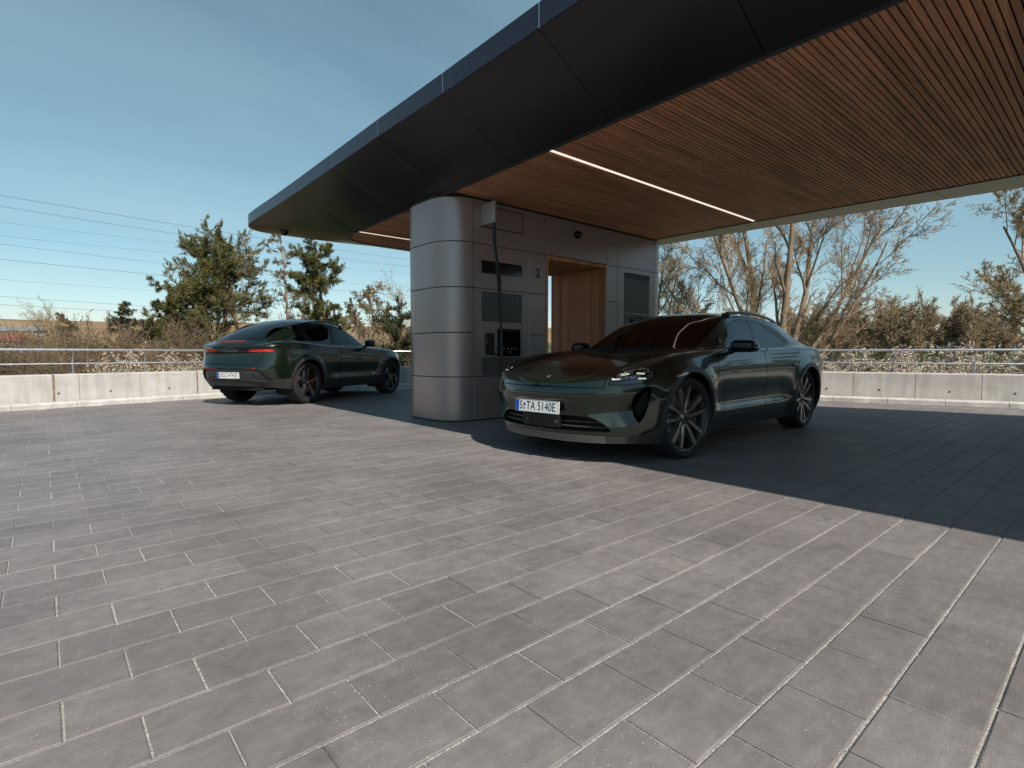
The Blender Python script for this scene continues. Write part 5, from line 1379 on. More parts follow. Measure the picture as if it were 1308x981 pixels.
    for sgn in (-1, 1):
        st = rbox(2.2, 2.72, sgn * .37 - .25, sgn * .37 + .25, .5, .70, .06); b2 = rbox(2.66, 2.82, sgn * .37 - .24, sgn * .37 + .24, .62, 1.2, .06); st.add(b2.v, b2.f); h2 = rbox(2.74, 2.83, sgn * .37 - .11, sgn * .37 + .11, 1.2, 1.36, .035); st.add(h2.v, h2.f); autosmooth(st.build('seat', M['cabin'], root))
    st = rbox(3.1, 3.6, -.62, .62, .5, .70, .06); b2 = rbox(3.55, 3.75, -.62, .62, .65, 1.18, .06); st.add(b2.v, b2.f); autosmooth(st.build('rear_bench', M['cabin'], root))
    for sgn in (-1, 1):
        mb = rbox(1.74, 1.92, sgn * 1.0 - .10, sgn * 1.0 + .10, 1.07, 1.22, .05, 4); o = autosmooth(mb.build('wing_mirror', M['blackgloss'], root), 60)
        autosmooth(MB().tube([(1.86, sgn * .85, 1.06), (1.83, sgn * .9, 1.09), (1.83, sgn * .96, 1.12)], [.035, .03, .04], 10).build('mirror_foot', M['clad'], o), 60)
        xs_ = np.linspace(2.25, 3.95, 22); yr = lambda x: float(np.interp(x, [2.2, 3.0, 3.95], [.60, .595, .575])); zr = lambda x: float(z3f(np.array([x]))[0]) + .012
        autosmooth(MB().tube([(x, sgn * yr(x), zr(x) + .022 * min(1, max(0, (x - 2.24) / .12)) * min(1, max(0, (3.97 - x) / .12))) for x in xs_], [.011] + [.017] * 20 + [.011], 8).build('roof_rail', M['blackgloss'], root), 60)
        for xa in (2.28, 3.80): MB().cbox(xa, xa + .12, sgn * yr(xa) - .014, sgn * yr(xa) + .014, zr(xa + .06) - .02, zr(xa + .06) + .016, .005).build('rail_foot', M['blackgloss'], root)
    w = make_wheel('five', .39, .285, .285, 'caliper_red'); first = True
    for xc in (xF, xR):
        for sgn in (1, -1):
            o = w if first else copy_tree(w); first = False
            o.parent = root; o.location = (xc, sgn * .80, zw); o.rotation_euler = (0, rng.uniform(0, 1.2), math.pi if sgn > 0 else 0)
    root.scale = (.96, .96, 1.0)
    return root
M_CAR = macan()
place_car(M_CAR, (6.42, 12.56), R(29.2))
ORD = ['first', 'second', 'third', 'fourth', 'fifth', 'sixth', 'seventh', 'eighth', 'ninth', 'tenth', 'eleventh', 'twelfth', 'thirteenth', 'fourteenth', 'fifteenth', 'sixteenth', 'seventeenth', 'eighteenth', 'nineteenth', 'twentieth', 'twenty-first', 'twenty-second', 'twenty-third', 'twenty-fourth', 'twenty-fifth', 'twenty-sixth']
# ------------------------------------------------------------------ vegetation beyond the wall
def npmesh(name, V, Fq, material, smooth=False, attr=None):
    """mesh from numpy vertices and equal-sided faces"""
    V = np.asarray(V, np.float32); Fq = np.asarray(Fq, np.int32); k = Fq.shape[1]; n = len(Fq)
    me = bpy.data.meshes.new(name)
    me.vertices.add(len(V)); me.vertices.foreach_set('co', V.ravel())
    me.loops.add(n * k); me.loops.foreach_set('vertex_index', Fq.ravel())
    me.polygons.add(n); me.polygons.foreach_set('loop_start', np.arange(n, dtype=np.int32) * k)
    if smooth: me.polygons.foreach_set('use_smooth', np.ones(n, bool))
    me.update(calc_edges=True)
    for m_ in (material if isinstance(material, (list, tuple)) else [material]): me.materials.append(m_)
    return me
def seg_mesh(name, segs, sides, material):
    """tapered sticks"""
    S = np.array(segs, float); p, q, r0, r1 = S[:, 0:3], S[:, 3:6], S[:, 6], S[:, 7]
    d = q - p; L_ = np.linalg.norm(d, axis=1)[:, None] + 1e-9; d = d / L_
    a = np.where(np.abs(d[:, 2:3]) < .9, np.array([[0, 0, 1.]]), np.array([[1., 0, 0]]))
    u = np.cross(d, a); u /= np.linalg.norm(u, axis=1)[:, None]; w = np.cross(d, u)
    n = len(S); V = np.zeros((n, 2 * sides, 3))
    for k in range(sides):
        t = 2 * math.pi * k / sides; o_ = u * math.cos(t) + w * math.sin(t)
        V[:, k] = p - d * 0.3 * r0[:, None] + o_ * r0[:, None]; V[:, sides + k] = q + d * 0.3 * r1[:, None] + o_ * r1[:, None]
    b = (np.arange(n) * 2 * sides)[:, None]
    Fq = np.concatenate([b + np.array([[k, (k+1) % sides, sides + (k+1) % sides, sides + k]]) for k in range(sides)])
    return npmesh(name, V.reshape(-1, 3), Fq, material, True)
def leaf_mesh(name, C_, size, rs, material, asp=0.6, out=None, droop=0.0, jitter=0.4):
    """one small four-cornered leaf at each point, facing anywhere (or along 'out')"""
    C_ = np.asarray(C_, float); n = len(C_)
    d = rs.normal(size=(n, 3)) if out is None else np.asarray(out) + rs.normal(size=(n, 3)) * jitter
    d /= np.linalg.norm(d, axis=1)[:, None] + 1e-9
    e = np.cross(d, rs.normal(size=(n, 3))); e /= np.linalg.norm(e, axis=1)[:, None] + 1e-9
    s_ = (size * rs.uniform(.6, 1.35, size=n))[:, None]
    V = np.stack([C_, C_ + d * s_ * .5 + e * s_ * asp * .5, C_ + d * s_, C_ + d * s_ * .5 - e * s_ * asp * .5], 1)
    V[:, 2, 2] -= droop * s_[:, 0]
    return npmesh(name, V.reshape(-1, 3), np.arange(4 * n).reshape(-1, 4), material)
def grow(seed, stems, spec):
    """stems: (x, y, z, dx, dy, dz, length, radius). spec: one dict per level. Returns segments per level and tips"""
    r_ = random.Random(seed); out = [[] for _ in spec]; tips = []
    stack = [(Vector(s[:3]), Vector(s[3:6]).normalized(), s[6], s[7], 0) for s in stems]
    while stack:
        p, d, L_, rad, lv = stack.pop()
        sp = spec[lv]; n = sp['n']; step = L_ / n
        for i in range(n):
            w = Vector((r_.gauss(0, 1), r_.gauss(0, 1), r_.gauss(0, 1))) * sp['wig']
            d = (d + w + Vector((0, 0, sp.get('up', 0.0)))).normalized()
            q = p + d * step
            ra, rb = rad * (1 - i / n * (1 - sp['tap'])), rad * (1 - (i + 1) / n * (1 - sp['tap']))
            out[lv].append((*p, *q, max(ra, sp.get('rmin', .0)), max(rb, sp.get('rmin', .0))))
            if lv + 1 < len(spec) and (i + 1) / n >= sp.get('start', .3):
                nx = spec[lv + 1]
                for _ in range(int(sp['kids']) + (1 if r_.random() < sp['kids'] % 1 else 0)):
                    ax = d.cross(Vector((r_.gauss(0, 1), r_.gauss(0, 1), r_.gauss(0, 1))))
                    if ax.length < 1e-5: continue
                    ang = math.radians(r_.gauss(nx['ang'], nx['ang'] * .25))
                    nd_ = Matrix.Rotation(ang, 3, ax.normalized()) @ d
                    f_ = r_.uniform(.65, 1.2) * (1 - sp.get('fall', .35) * (i / n))
                    stack.append((p.lerp(q, r_.random()), nd_, L_ * nx['len'] * f_ if 'abs' not in nx else nx['abs'] * f_, max(rb * nx['rad'], .002), lv + 1))
            p = q
        if lv >= len(spec) - 2: tips.append((*p, *d))
    return out, tips
def bark(name, c1, c2): 
    m = mat(name, rough=.9, spec=.15); noise_color(m, c1, c2, 3.5, 5, .6, 'Object', .3, .7, (1, 1, .35)); return m
def leafmat(name, cols, rough=.7, trans=.25):
    """foliage with a few tones, each leaf its own tone"""
    m = mat(name, rough=rough, spec=.25)
    g = nd(m, 'ShaderNodeNewGeometry'); r = nd(m, 'ShaderNodeValToRGB'); lk(m, g.outputs['Random Per Island'], r.inputs[0])
    el = r.color_ramp.elements
    while len(el) < len(cols): el.new(.5)
    for i, c in enumerate(cols): el[i].position = i / (len(cols) - 1); el[i].color = (*c, 1)
    b = bsdf(m); lk(m, r.outputs[0], b.inputs['Base Color'])
    if trans:
        tb = nd(m, 'ShaderNodeBsdfTranslucent'); lk(m, r.outputs[0], tb.inputs[0]); mx_ = nd(m, 'ShaderNodeMixShader'); mx_.inputs[0].default_value = trans
        o_ = [n for n in m.node_tree.nodes if n.type == 'OUTPUT_MATERIAL'][0]
        lk(m, b.outputs[0], mx_.inputs[1]); lk(m, tb.outputs[0], mx_.inputs[2]); lk(m, mx_.outputs[0], o_.inputs[0])
    return m
M['bark_brown'] = bark('brown_bark', (.16, .115, .08), (.30, .225, .16))
M['bark_pine'] = bark('orange_pine_bark', (.17, .085, .045), (.34, .19, .11))
M['twig'] = bark('tan_twigs', (.28, .19, .11), (.42, .30, .18))
M['twig_red'] = bark('reddish_twigs', (.20, .125, .085), (.30, .205, .145))
M['bark_birch'] = bark('pale_birch_bark', (.30, .27, .24), (.5, .47, .43))
M['needle'] = leafmat('pine_needles', [(.05, .065, .02), (.11, .122, .034), (.175, .17, .055), (.26, .215, .085)])
M['needle_dark'] = leafmat('dark_conifer_needles', [(.022, .034, .018), (.05, .066, .028), (.085, .10, .04)])
M['needle_brown'] = leafmat('brownish_needles', [(.09, .085, .035), (.16, .13, .055), (.25, .165, .085)])
M['bud'] = leafmat('spring_buds', [(.22, .155, .10), (.32, .23, .14), (.25, .24, .09)])
M['bud_olive'] = leafmat('young_olive_leaves', [(.13, .12, .045), (.20, .175, .07), (.28, .21, .10)])
M['twig_dark'] = bark('dark_shrub_twigs', (.13, .092, .062), (.23, .17, .115))
M['woodbud'] = leafmat('brown_olive_wood_buds', [(.24, .175, .11), (.36, .27, .17), (.27, .26, .11)])
M['twig_wood'] = bark('brown_wood_twigs', (.26, .185, .125), (.38, .29, .20))
M['blossom'] = leafmat('white_blossom', [(.36, .30, .235), (.55, .48, .40), (.72, .67, .60)], trans=.15)
M['bushleaf'] = leafmat('olive_bush_leaves', [(.045, .05, .018), (.085, .085, .03), (.13, .105, .045)])
M['drybrush'] = leafmat('dry_brush', [(.04, .034, .018), (.095, .073, .038), (.07, .07, .026)])

def tree(name, loc, trunk_me, crown_mes, label, cat, group=None, s=1.0, rz=0.0):
    e = empty(name, loc, rz); e.scale = (s, s, s)
    tag(e, label, cat, group)
    if trunk_me: link('trunk', trunk_me, None, e)
    for nm, me in crown_mes: link(nm, me, None, e)
    return e
def bare_tree(seed, stems, spec, leafm=None, leaf=.05, perleaf=1.0, bark_='bark_brown', twig_='twig', split=2):
    out, tips = grow(seed, stems, spec)
    rs = np.random.RandomState(seed)
    tr = [s for l in out[:split] for s in l]; tw = [s for l in out[split:] for s in l]
    tm = seg_mesh('trunk', tr, 7, M[bark_]); cm = [('crown', seg_mesh('crown', tw, 3, M[twig_]))]
    if leafm:
        S = np.array(out[-1]); n = int(len(S) * perleaf); i = rs.randint(0, len(S), n); t = rs.uniform(.2, 1, n)[:, None]
        cm.append(('buds', leaf_mesh('buds', S[i, 0:3] * (1 - t) + S[i, 3:6] * t, leaf, rs, M[leafm])))
    return tm, cm
# --- big bare tree right of the pavilion: several stems fanning out from one foot
bt = [(0, 0, 0, -.40, -.05, 1, 7.2, .12), (-.1, 0, 0, -.12, .1, 1, 8.0, .15), (.1, .05, 0, .10, -.1, 1, 8.4, .16), (.2, 0, 0, .36, .05, 1, 8.2, .14), (.25, .1, 0, .62, -.05, 1, 7.8, .11), (.3, 0, 0, .88, .1, 1, 7.0, .09), (-.2, .1, 0, -.75, .2, 1, 6.0, .085)]
# x axis of the tree lies along the picture plane (to the right), so the fan opens across the view
tsp = [dict(n=10, wig=.035, tap=.30, kids=1.0, start=.30, up=.022), dict(n=7, wig=.075, tap=.3, kids=1.5, start=.2, up=.05, ang=27, len=.42, rad=.55, rmin=.012), dict(n=5, wig=.11, tap=.35, kids=1.7, start=.15, up=.045, ang=32, len=.46, rad=.55, rmin=.008), dict(n=4, wig=.15, tap=.4, kids=2.0, start=.1, up=.03, ang=40, len=.48, rad=.6, rmin=.0055), dict(n=3, wig=.18, tap=.5, kids=0, ang=38, len=.5, rad=.7, rmin=.0042)]
VIEW = YAW - math.pi / 2          # rotation that lays local x across the view
tm, cm = bare_tree(11, bt, tsp, 'bud', .035, .22)
BIG = tree('bare_tree', (22.4, 9.7, -1.2), tm, cm, 'tall bare many-stemmed tree right behind the parked estate car', 'tree', s=1.12, rz=VIEW)
tm2, cm2 = bare_tree(5, bt[1:6], tsp, 'bud', .035, .22)
tree('bare_tree', (20.5, 14.6, -1.3), tm2, cm2, 'bare tree whose branches show just right of the pavilion edge', 'tree', s=.72, rz=VIEW + .2)
# --- leafing tree at the right edge
rt = [(0, 0, 0, -.10, 0, 1, 7.4, .15), (-.1, 0, 0.3, -.45, .1, 1, 6.0, .09), (.1, 0, 0, .3, .1, 1, 7.2, .13), (0, .1, .8, -.9, -.1, .8, 3.9, .06)]
tm, cm = bare_tree(23, rt, tsp, 'bud_olive', .04, .55)
tree('leafing_tree', (26.9, 1.05, -1.2), tm, cm, 'tree with small young leaves at the right edge of the photo', 'tree', s=1.12, rz=VIEW)
# --- pines: orange stems, needle tufts on upswept branches
def pine(seed, stems, spec, tuft=.11, per=10, needle='needle', bark_='bark_pine', thin=1.0, twig_='bark_brown'):
    out, tips = grow(seed, stems, spec); rs = np.random.RandomState(seed)
    tr = out[0]; tw = [s for l in out[1:] for s in l]
    S = np.array(out[-1] + out[-2]); S = S[rs.uniform(size=len(S)) < thin]
    n = len(S) * per; i = np.repeat(np.arange(len(S)), per); t = rs.uniform(0, 1.05, n)[:, None]
    c = S[i, 0:3] * (1 - t) + S[i, 3:6] * t; o_ = S[i, 3:6] - S[i, 0:3]; o_ /= np.linalg.norm(o_, axis=1)[:, None] + 1e-9; o_[:, 2] += .35
    return seg_mesh('trunk', tr, 8, M[bark_]), [('limbs', seg_mesh('limbs', tw, 4, M[twig_])), ('crown', leaf_mesh('crown', c, tuft, rs, M[needle], .13, o_, jitter=.6))]
psp = [dict(n=12, wig=.06, tap=.25, kids=2.6, start=.40, up=.03, fall=.40), dict(n=6, wig=.10, tap=.3, kids=1.9, start=.15, up=.06, ang=70, len=.35, rad=.30, rmin=.012), dict(n=4, wig=.14, tap=.4, kids=1.7, start=.1, up=.06, ang=46, len=.40, rad=.6, rmin=.008), dict(n=2, wig=.2, tap=.5, kids=0, up=.1, ang=45, len=.42, rad=.7, rmin=.006)]
psm = [dict(psp[0], start=.55, kids=4.4, fall=.3), dict(psp[1], len=.30), psp[2], psp[3]]
tm, cm = pine(31, [(0, 0, 0, -.42, .05, 1, 7.4, .14)], psm)
tree('pine_tree', (6.75, 25.9, -1.2), tm, cm, 'pine leaning left with orange trunk, largest of the trees left of the canopy', 'tree', rz=VIEW)
tm, cm = pine(37, [(0, 0, 0, -.04, .0, 1, 7.1, .12)], psm, thin=.85)
tree('pine_tree', (7.1, 26.3, -1.2), tm, cm, 'upright pine with orange trunk just below the canopy tip', 'tree', rz=VIEW)
psl = [dict(psp[0], start=.12, kids=3.4), dict(psp[1], len=.34), psp[2], psp[3]]
tm, cm = pine(41, [(0, 0, 0, -.06, .05, 1, 6.0, .12)], psl, per=11)
tree('pine_tree', (4.9, 27.2, -1.2), tm, cm, 'low bushy pine at the left foot of the pine group', 'tree', rz=VIEW)
tm, cm = pine(44, [(0, 0, 0, .02, .05, 1, 4.6, .10)], psl, per=9)
tree('pine_tree', (3.9, 26.2, -1.2), tm, cm, 'middle-high pine standing left in the pine group', 'tree', rz=VIEW)
# sparse larch-like tree, and a dense one beside it
csp = [dict(n=14, wig=.02, tap=.15, kids=2.6, start=.18, up=.02, fall=.6), dict(n=4, wig=.10, tap=.3, kids=1.6, start=.3, up=.10, ang=66, len=.20, rad=.28, rmin=.010), dict(n=3, wig=.16, tap=.4, kids=1.5, start=.2, up=.06, ang=45, len=.45, rad=.6, rmin=.007), dict(n=2, wig=.18, tap=.5, kids=0, ang=45, len=.5, rad=.7, rmin=.005)]
tm, cm = pine(43, [(0, 0, 0, 0, 0, 1, 6.9, .10)], csp, .09, 9, 'needle_brown', 'bark_brown', .75, 'twig')
tree('sparse_conifer', (8.55, 25.8, -1.2), tm, cm, 'thin half-bare conifer between the pines and the dense conifer', 'tree', s=1.1, rz=VIEW)
tm, cm = pine(47, [(0, 0, 0, .03, 0, 1, 6.1, .11)], [dict(psp[0], start=.15, kids=3.6, wig=.03), dict(psp[1], len=.24), psp[2], psp[3]], .10, 12, 'needle')
tree('dense_conifer', (9.25, 22.6, -1.2), tm, cm, 'dense olive conifer behind the roof of the coupe SUV', 'tree', s=1.08, rz=VIEW)
# small trees near the pillar
ssp = [dict(n=7, wig=.07, tap=.3, kids=1.6, start=.3, up=.03), dict(n=5, wig=.12, tap=.3, kids=1.7, start=.2, up=.05, ang=42, len=.5, rad=.55, rmin=.010), dict(n=4, wig=.15, tap=.4, kids=2, start=.15, up=.03, ang=40, len=.5, rad=.6, rmin=.007), dict(n=3, wig=.18, tap=.5, kids=0, ang=40, len=.5, rad=.7, rmin=.005)]
tm, cm = bare_tree(53, [(0, 0, 0, .05, 0, 1, 3.6, .09), (0, 0, .6, -.45, 0, 1, 2.4, .05), (0, 0, .8, .5, .1, 1, 2.2, .05)], ssp, 'needle_brown', .10, 1.6, split=1)
tree('small_tree', (19.2, 39.0, .6), tm, cm, 'small reddish tree on the slope between SUV mirror and pillar', 'tree', s=1.35, rz=VIEW)
tm, cm = bare_tree(59, [(0, 0, 0, -.1, 0, 1, 5.2, .10), (0, 0, .5, .3, 0, 1, 4.4, .07)], ssp, 'bud', .05, .8, split=1)
tree('bare_tree', (15.6, 26.7, -1.2), tm, cm, 'bare tree showing at the left edge of the pillar', 'tree', rz=VIEW)
tm, cm = pine(61, [(0, 0, 0, 0, 0, 1, 3.3, .07)], [dict(psp[0], start=.08, kids=3.2, n=9), dict(psp[1], len=.36), psp[2], psp[3]], .08, 10, 'needle_dark')
tree('small_conifer', (9.75, 16.9, -1.1), tm, cm, 'small dark conifer right behind the SUV bonnet, beside the pillar', 'tree', rz=VIEW)
# --- trees over on the left
def spire(seed, h, needle, per=22, dens=4.5, wide=.30):
    return pine(seed, [(0, 0, 0, 0, 0, 1, h, h * .016)], [dict(n=14, wig=.012, tap=.1, kids=dens, start=.06, up=.02, fall=.8), dict(n=4, wig=.06, tap=.3, kids=2.0, start=.25, up=-.01, ang=82, len=wide, rad=.3, rmin=.010), dict(n=2, wig=.10, tap=.5, kids=0, ang=38, len=.42, rad=.6, rmin=.006)], .13, per, needle)
POS = lambda px, D: (Vector((0, 0, 0)) + _F * D + _R * D * (px - 654) / 690.0)
def at(xw, D, z=None):
    """a point D metres ahead and xw metres to the right of the camera"""
    p = _F * D + _R * xw
    return (p.x, p.y, terrain_z(p.x, p.y) if z is None else z)
tm, cm = spire(67, 5.0, 'needle_dark')
tree('spruce', at(-21.6, 30), tm, cm, 'pointed dark spruce in the middle of the left hedge', 'tree', rz=VIEW)
tree('spruce', at(-29.8, 36), tm, cm, 'pointed dark spruce beside the bare birch at the far left', 'tree', s=.95, rz=1.0)
tree('spruce', at(-25.3, 36.5), tm, cm, 'short dark spruce half hidden left of the round pine', 'tree', s=.72, rz=2.4)
tm, cm = pine(71, [(0, 0, 0, 0, 0, 1, 3.6, .09), (0, 0, .3, .5, 0, 1, 2.4, .06), (0, 0, .3, -.5, .1, 1, 2.4, .06)], [dict(psp[0], start=.10, n=8, kids=3), dict(psp[1], len=.36), psp[2], psp[3]], .10, 13, 'needle_dark')
tree('round_pine', at(-18.4, 28), tm, cm, 'round dark green pine left of the SUV tail', 'tree', s=1.05, rz=VIEW)
tm, cm = bare_tree(73, [(0, 0, 0, .05, 0, 1, 6.0, .09), (0, 0, .8, .2, .1, 1, 4.8, .06)], ssp, 'bud', .05, .6, bark_='twig', split=1)
tree('birch', at(-27.2, 31), tm, cm, 'slender bare birch at the far left, above the red roof', 'tree', s=.72, rz=VIEW)
tree('birch', at(-24.6, 30), tm, cm, 'slender bare birch right of the spruce at the far left', 'tree', s=.75, rz=2.0)
posp = [dict(n=10, wig=.02, tap=.2, kids=5, start=.1, up=.02, fall=.5), dict(n=4, wig=.05, tap=.3, kids=2.5, start=.2, up=.12, ang=26, len=.24, rad=.4, rmin=.02), dict(n=3, wig=.08, tap=.4, kids=0, up=.1, ang=22, len=.5, rad=.6, rmin=.014)]
tm, cm = bare_tree(79, [(0, 0, 0, 0, 0, 1, 10, .16)], posp, 'bud', .12, .6, split=1)
tree('poplar', at(-89.5, 120), tm, cm, 'tall narrow bare poplar on the skyline at the left', 'tree', s=.92)
tree('poplar', at(-117, 149), tm, cm, 'shorter narrow bare poplar on the skyline left of the tall one', 'tree', s=.80, rz=1.3)
# bare shrubs behind the left wall
shs = []
shsp = [dict(n=5, wig=.10, tap=.4, kids=1.8, start=.2, up=.02), dict(n=4, wig=.13, tap=.4, kids=2.2, start=.15, up=.03, ang=34, len=.55, rad=.6, rmin=.006), dict(n=3, wig=.16, tap=.5, kids=0, ang=36, len=.5, rad=.7, rmin=.0045)]
for k in range(3):
    r_ = random.Random(100 + k)
    st_ = [(r_.uniform(-.3, .3), r_.uniform(-.3, .3), 0, r_.gauss(0, .45), r_.gauss(0, .45), 1, r_.uniform(1.6, 2.7), r_.uniform(.016, .03)) for _ in range(17)]
    shs.append(bare_tree(100 + k, st_, shsp, ['bud', 'drybrush', 'bud_olive'][k], .045, [.5, 1.0, .7][k], 'twig_dark', ['twig_dark', 'twig_red', 'twig_dark'][k], split=1))
spots = [(-20.5, 22.0, 1.15), (-18.2, 20.6, 1.0), (-16.4, 21.4, 1.2), (-15.2, 19.5, 1.0), (-13.2, 20.4, 1.15), (-12.3, 18.6, .95), (-11.0, 20.0, 1.1), (-9.4, 19.2, 1.0), (-7.6, 20.6, 1.1), (-6.0, 21.5, 1.15), (-4.6, 20.5, 1.1), (-3.5, 19.3, 1.0), (-19, 26, 1.3), (-23.5, 25.5, 1.3), (-11.5, 25.8, 1.2)]
for i, (xw, D, s) in enumerate(sorted(spots, key=lambda q: q[0] / q[1])):
    tm, cm = shs[i % 3]; s *= .95
    tree('bare_shrub', at(xw, D), tm, cm, ORD[i] + ' leafless brown shrub from the left in the hedge behind the left wall', 'shrub', 'leafless shrubs behind the left wall', s, i * 1.7)
# blossom shrubs
bls = []
for k in range(3):
    r_ = random.Random(200 + k)
    st_ = [(r_.uniform(-.35, .35), r_.uniform(-.35, .35), 0, r_.gauss(0, .75), r_.gauss(0, .75), 1, r_.uniform(.9, 1.7), r_.uniform(.012, .02)) for _ in range(18)]
    bls.append(bare_tree(200 + k, st_, shsp, 'blossom', .06, [4.4, 3.2, 1.7][k], 'twig', 'twig', split=1))
for i, (xw, D, s, k) in enumerate(sorted([(9.6, 16.9, .78, 0), (10.9, 17.6, .85, 0), (12.0, 17.2, .80, 1), (13.3, 18.2, .88, 0), (14.9, 17.9, .92, 0), (16.0, 18.9, .85, 1), (17.6, 18.4, 1.0, 0), (19.2, 19.4, .86, 2), (20.2, 18.9, .95, 0), (21.9, 20.4, .95, 1), (13.6, 22.5, .9, 0), (18.9, 23.4, 1.15, 0), (23.0, 24.0, 1.1, 0)], key=lambda q: q[0] / q[1])):
    tm, cm = bls[k]; s *= 1.12
    tree('blossom_shrub', at(xw, D), tm, cm, ORD[i] + ' white flowering shrub from the left behind the right guard rail', 'shrub', 'white flowering shrubs behind the right wall', s, i * 2.1)
for i, (xw, D, s) in enumerate([(-11.9, 16.6, .95), (-10.9, 16.9, .9), (-10.0, 16.3, .8)]):
    tm, cm = bls[2]
    tree('blossom_shrub', at(xw, D), tm, cm, ORD[i] + ' pale flowering shrub from the left behind the left guard rail', 'shrub', 'pale flowering shrubs behind the left wall', s, i * 1.3)
# willow and conifer right of the estate car
tm, cm = bare_tree(83, [(0, 0, 0, .9, 0, .8, 2.6, .04), (0, 0, 0, .4, .1, 1, 3.0, .05), (0, 0, 0, -.3, 0, 1, 2.8, .045), (0, 0, 0, 1.2, 0, .5, 2.4, .035), (0, 0, 0, -.8, .1, .8, 2.2, .03)], ssp, 'bud_olive', .07, 1.4, 'bark_pine', 'twig_red', split=1)
tree('willow_shrub', at(13.2, 25.5), tm, cm, 'yellowish budding willow shrub beside the rear of the estate car', 'shrub', rz=VIEW)
tree('willow_shrub', at(15.0, 27.5), tm, cm, 'yellowish willow shrub right of the first, below the lone conifer', 'shrub', s=.8, rz=VIEW + 2)
tm, cm = spire(89, 5.2, 'needle_dark', 12, 3.6, .34)
tree('conifer', at(25.0, 45), tm, cm, 'lone dark conifer at the left end of the far wood', 'tree', rz=.5)
# far wood on the right: rounded bare crowns, each a tree of its own
wsp = [dict(n=6, wig=.05, tap=.3, kids=2.6, start=.30, up=.03), dict(n=5, wig=.10, tap=.3, kids=2.3, start=.2, up=.06, ang=40, len=.52, rad=.5, rmin=.035), dict(n=4, wig=.13, tap=.4, kids=2.2, start=.15, up=.05, ang=38, len=.5, rad=.55, rmin=.024), dict(n=3, wig=.16, tap=.5, kids=0, up=.03, ang=36, len=.55, rad=.6, rmin=.018)]
fw = []
for k in range(3):
    r_ = random.Random(300 + k)
    fw.append(bare_tree(300 + k, [(0, 0, 0, r_.gauss(0, .08), 0, 1, 6.2, .16), (.2, 0, .5, .4, .1, 1, 4.8, .11), (-.2, 0, .5, -.4, -.1, 1, 4.8, .11)], wsp, 'woodbud', .10, [1.2, 1.5, 1.2][k], 'bark_brown', 'twig_wood', split=1))
wr_ = random.Random(9)
for i in range(26):
    xw = 36 + i * 2.35 + wr_.uniform(-.8, .8); D = 82 + wr_.uniform(-6, 10)
    hgt = [1.0, 1.05, 1.12, 1.15, 1.18, 1.2, 1.22, 1.25, 1.25, 1.28, 1.28, 1.26, 1.24, 1.2, 1.22, 1.2, 1.12, 1.0, .85, .80, .92, 1.0, 1.05, 1.1, 1.05, 1.1][i]
    tm, cm = fw[i % 3]
    tree('wood_tree', at(xw, D), tm, cm, ORD[i] + ' bare brown tree from the left in the far wood on the right', 'tree', 'bare trees of the far wood', hgt * wr_.uniform(.93, 1.07), wr_.uniform(0, 6))
# brush below the wood and on the left slope: nobody could count it
def brush(name, label, area, n, size, matn, seed, h):
    rs = np.random.RandomState(seed); C_ = []
    while len(C_) < n:
        xw = rs.uniform(area[0], area[1]); D = rs.uniform(area[2], area[3]); p = _F * D + _R * xw
        m_ = noise.noise(Vector((xw * .22, D * .22, seed)))
        top = h * max(.12, .55 + .9 * m_)
        for _ in range(14): C_.append((p.x + rs.normal() * .35, p.y + rs.normal() * .35, terrain_z(p.x, p.y) + min(abs(rs.normal()), 1.7) * top * .6))
    C_ = C_[:n]; o_ = np.zeros((n, 3)); o_[:, 2] = .6
    tag(link(name, leaf_mesh(name, C_, size, rs, M[matn], .35, o_, jitter=.8)), label, kind='stuff')
brush('undergrowth', 'brown and olive undergrowth below the far wood', (25, 110, 62, 84), 30000, .42, 'bushleaf', 1, 2.6)
brush('undergrowth', 'brown dry brush on the slope behind the left shrubs', (-52, 24, 27, 52), 105000, .20, 'drybrush', 2, 3.1)
brush('undergrowth', 'olive scrub between the left shrubs', (-30, 6, 17.5, 27), 60000, .11, 'bushleaf', 3, 1.9)
brush('undergrowth', 'low green and brown scrub among the flowering shrubs', (8, 27, 16, 27), 16000, .10, 'bushleaf', 4, .55)
# the place goes on beside and behind the viewer: a belt of trees stands round the site
def belt(name, label, a0, a1, r0, r1, n, h, seed):
    rs = np.random.RandomState(seed); C_ = []
    while len(C_) < n:
        a = YAW + rs.uniform(a0, a1); r_ = rs.uniform(r0, r1); x, y_ = r_ * math.cos(a), r_ * math.sin(a)
        top = h * (.75 + .55 * noise.noise(Vector((x * .16, y_ * .16, seed))))
        for _ in range(10): C_.append((x + rs.normal() * .9, y_ + rs.normal() * .9, terrain_z(x, y_) + rs.uniform(0, 1) ** .7 * top))
    tag(link(name, leaf_mesh(name, C_[:n], 1.1, rs, M['bushleaf'], .7)), label, kind='stuff')
belt('tree_belt', 'belt of trees beyond the forecourt, right of the view', R(-170), R(-62), 34, 46, 15000, 9.0, 5)
belt('tree_belt', 'belt of trees beyond the forecourt, left of and behind the view', R(62), R(150), 40, 52, 12000, 7.5, 6)
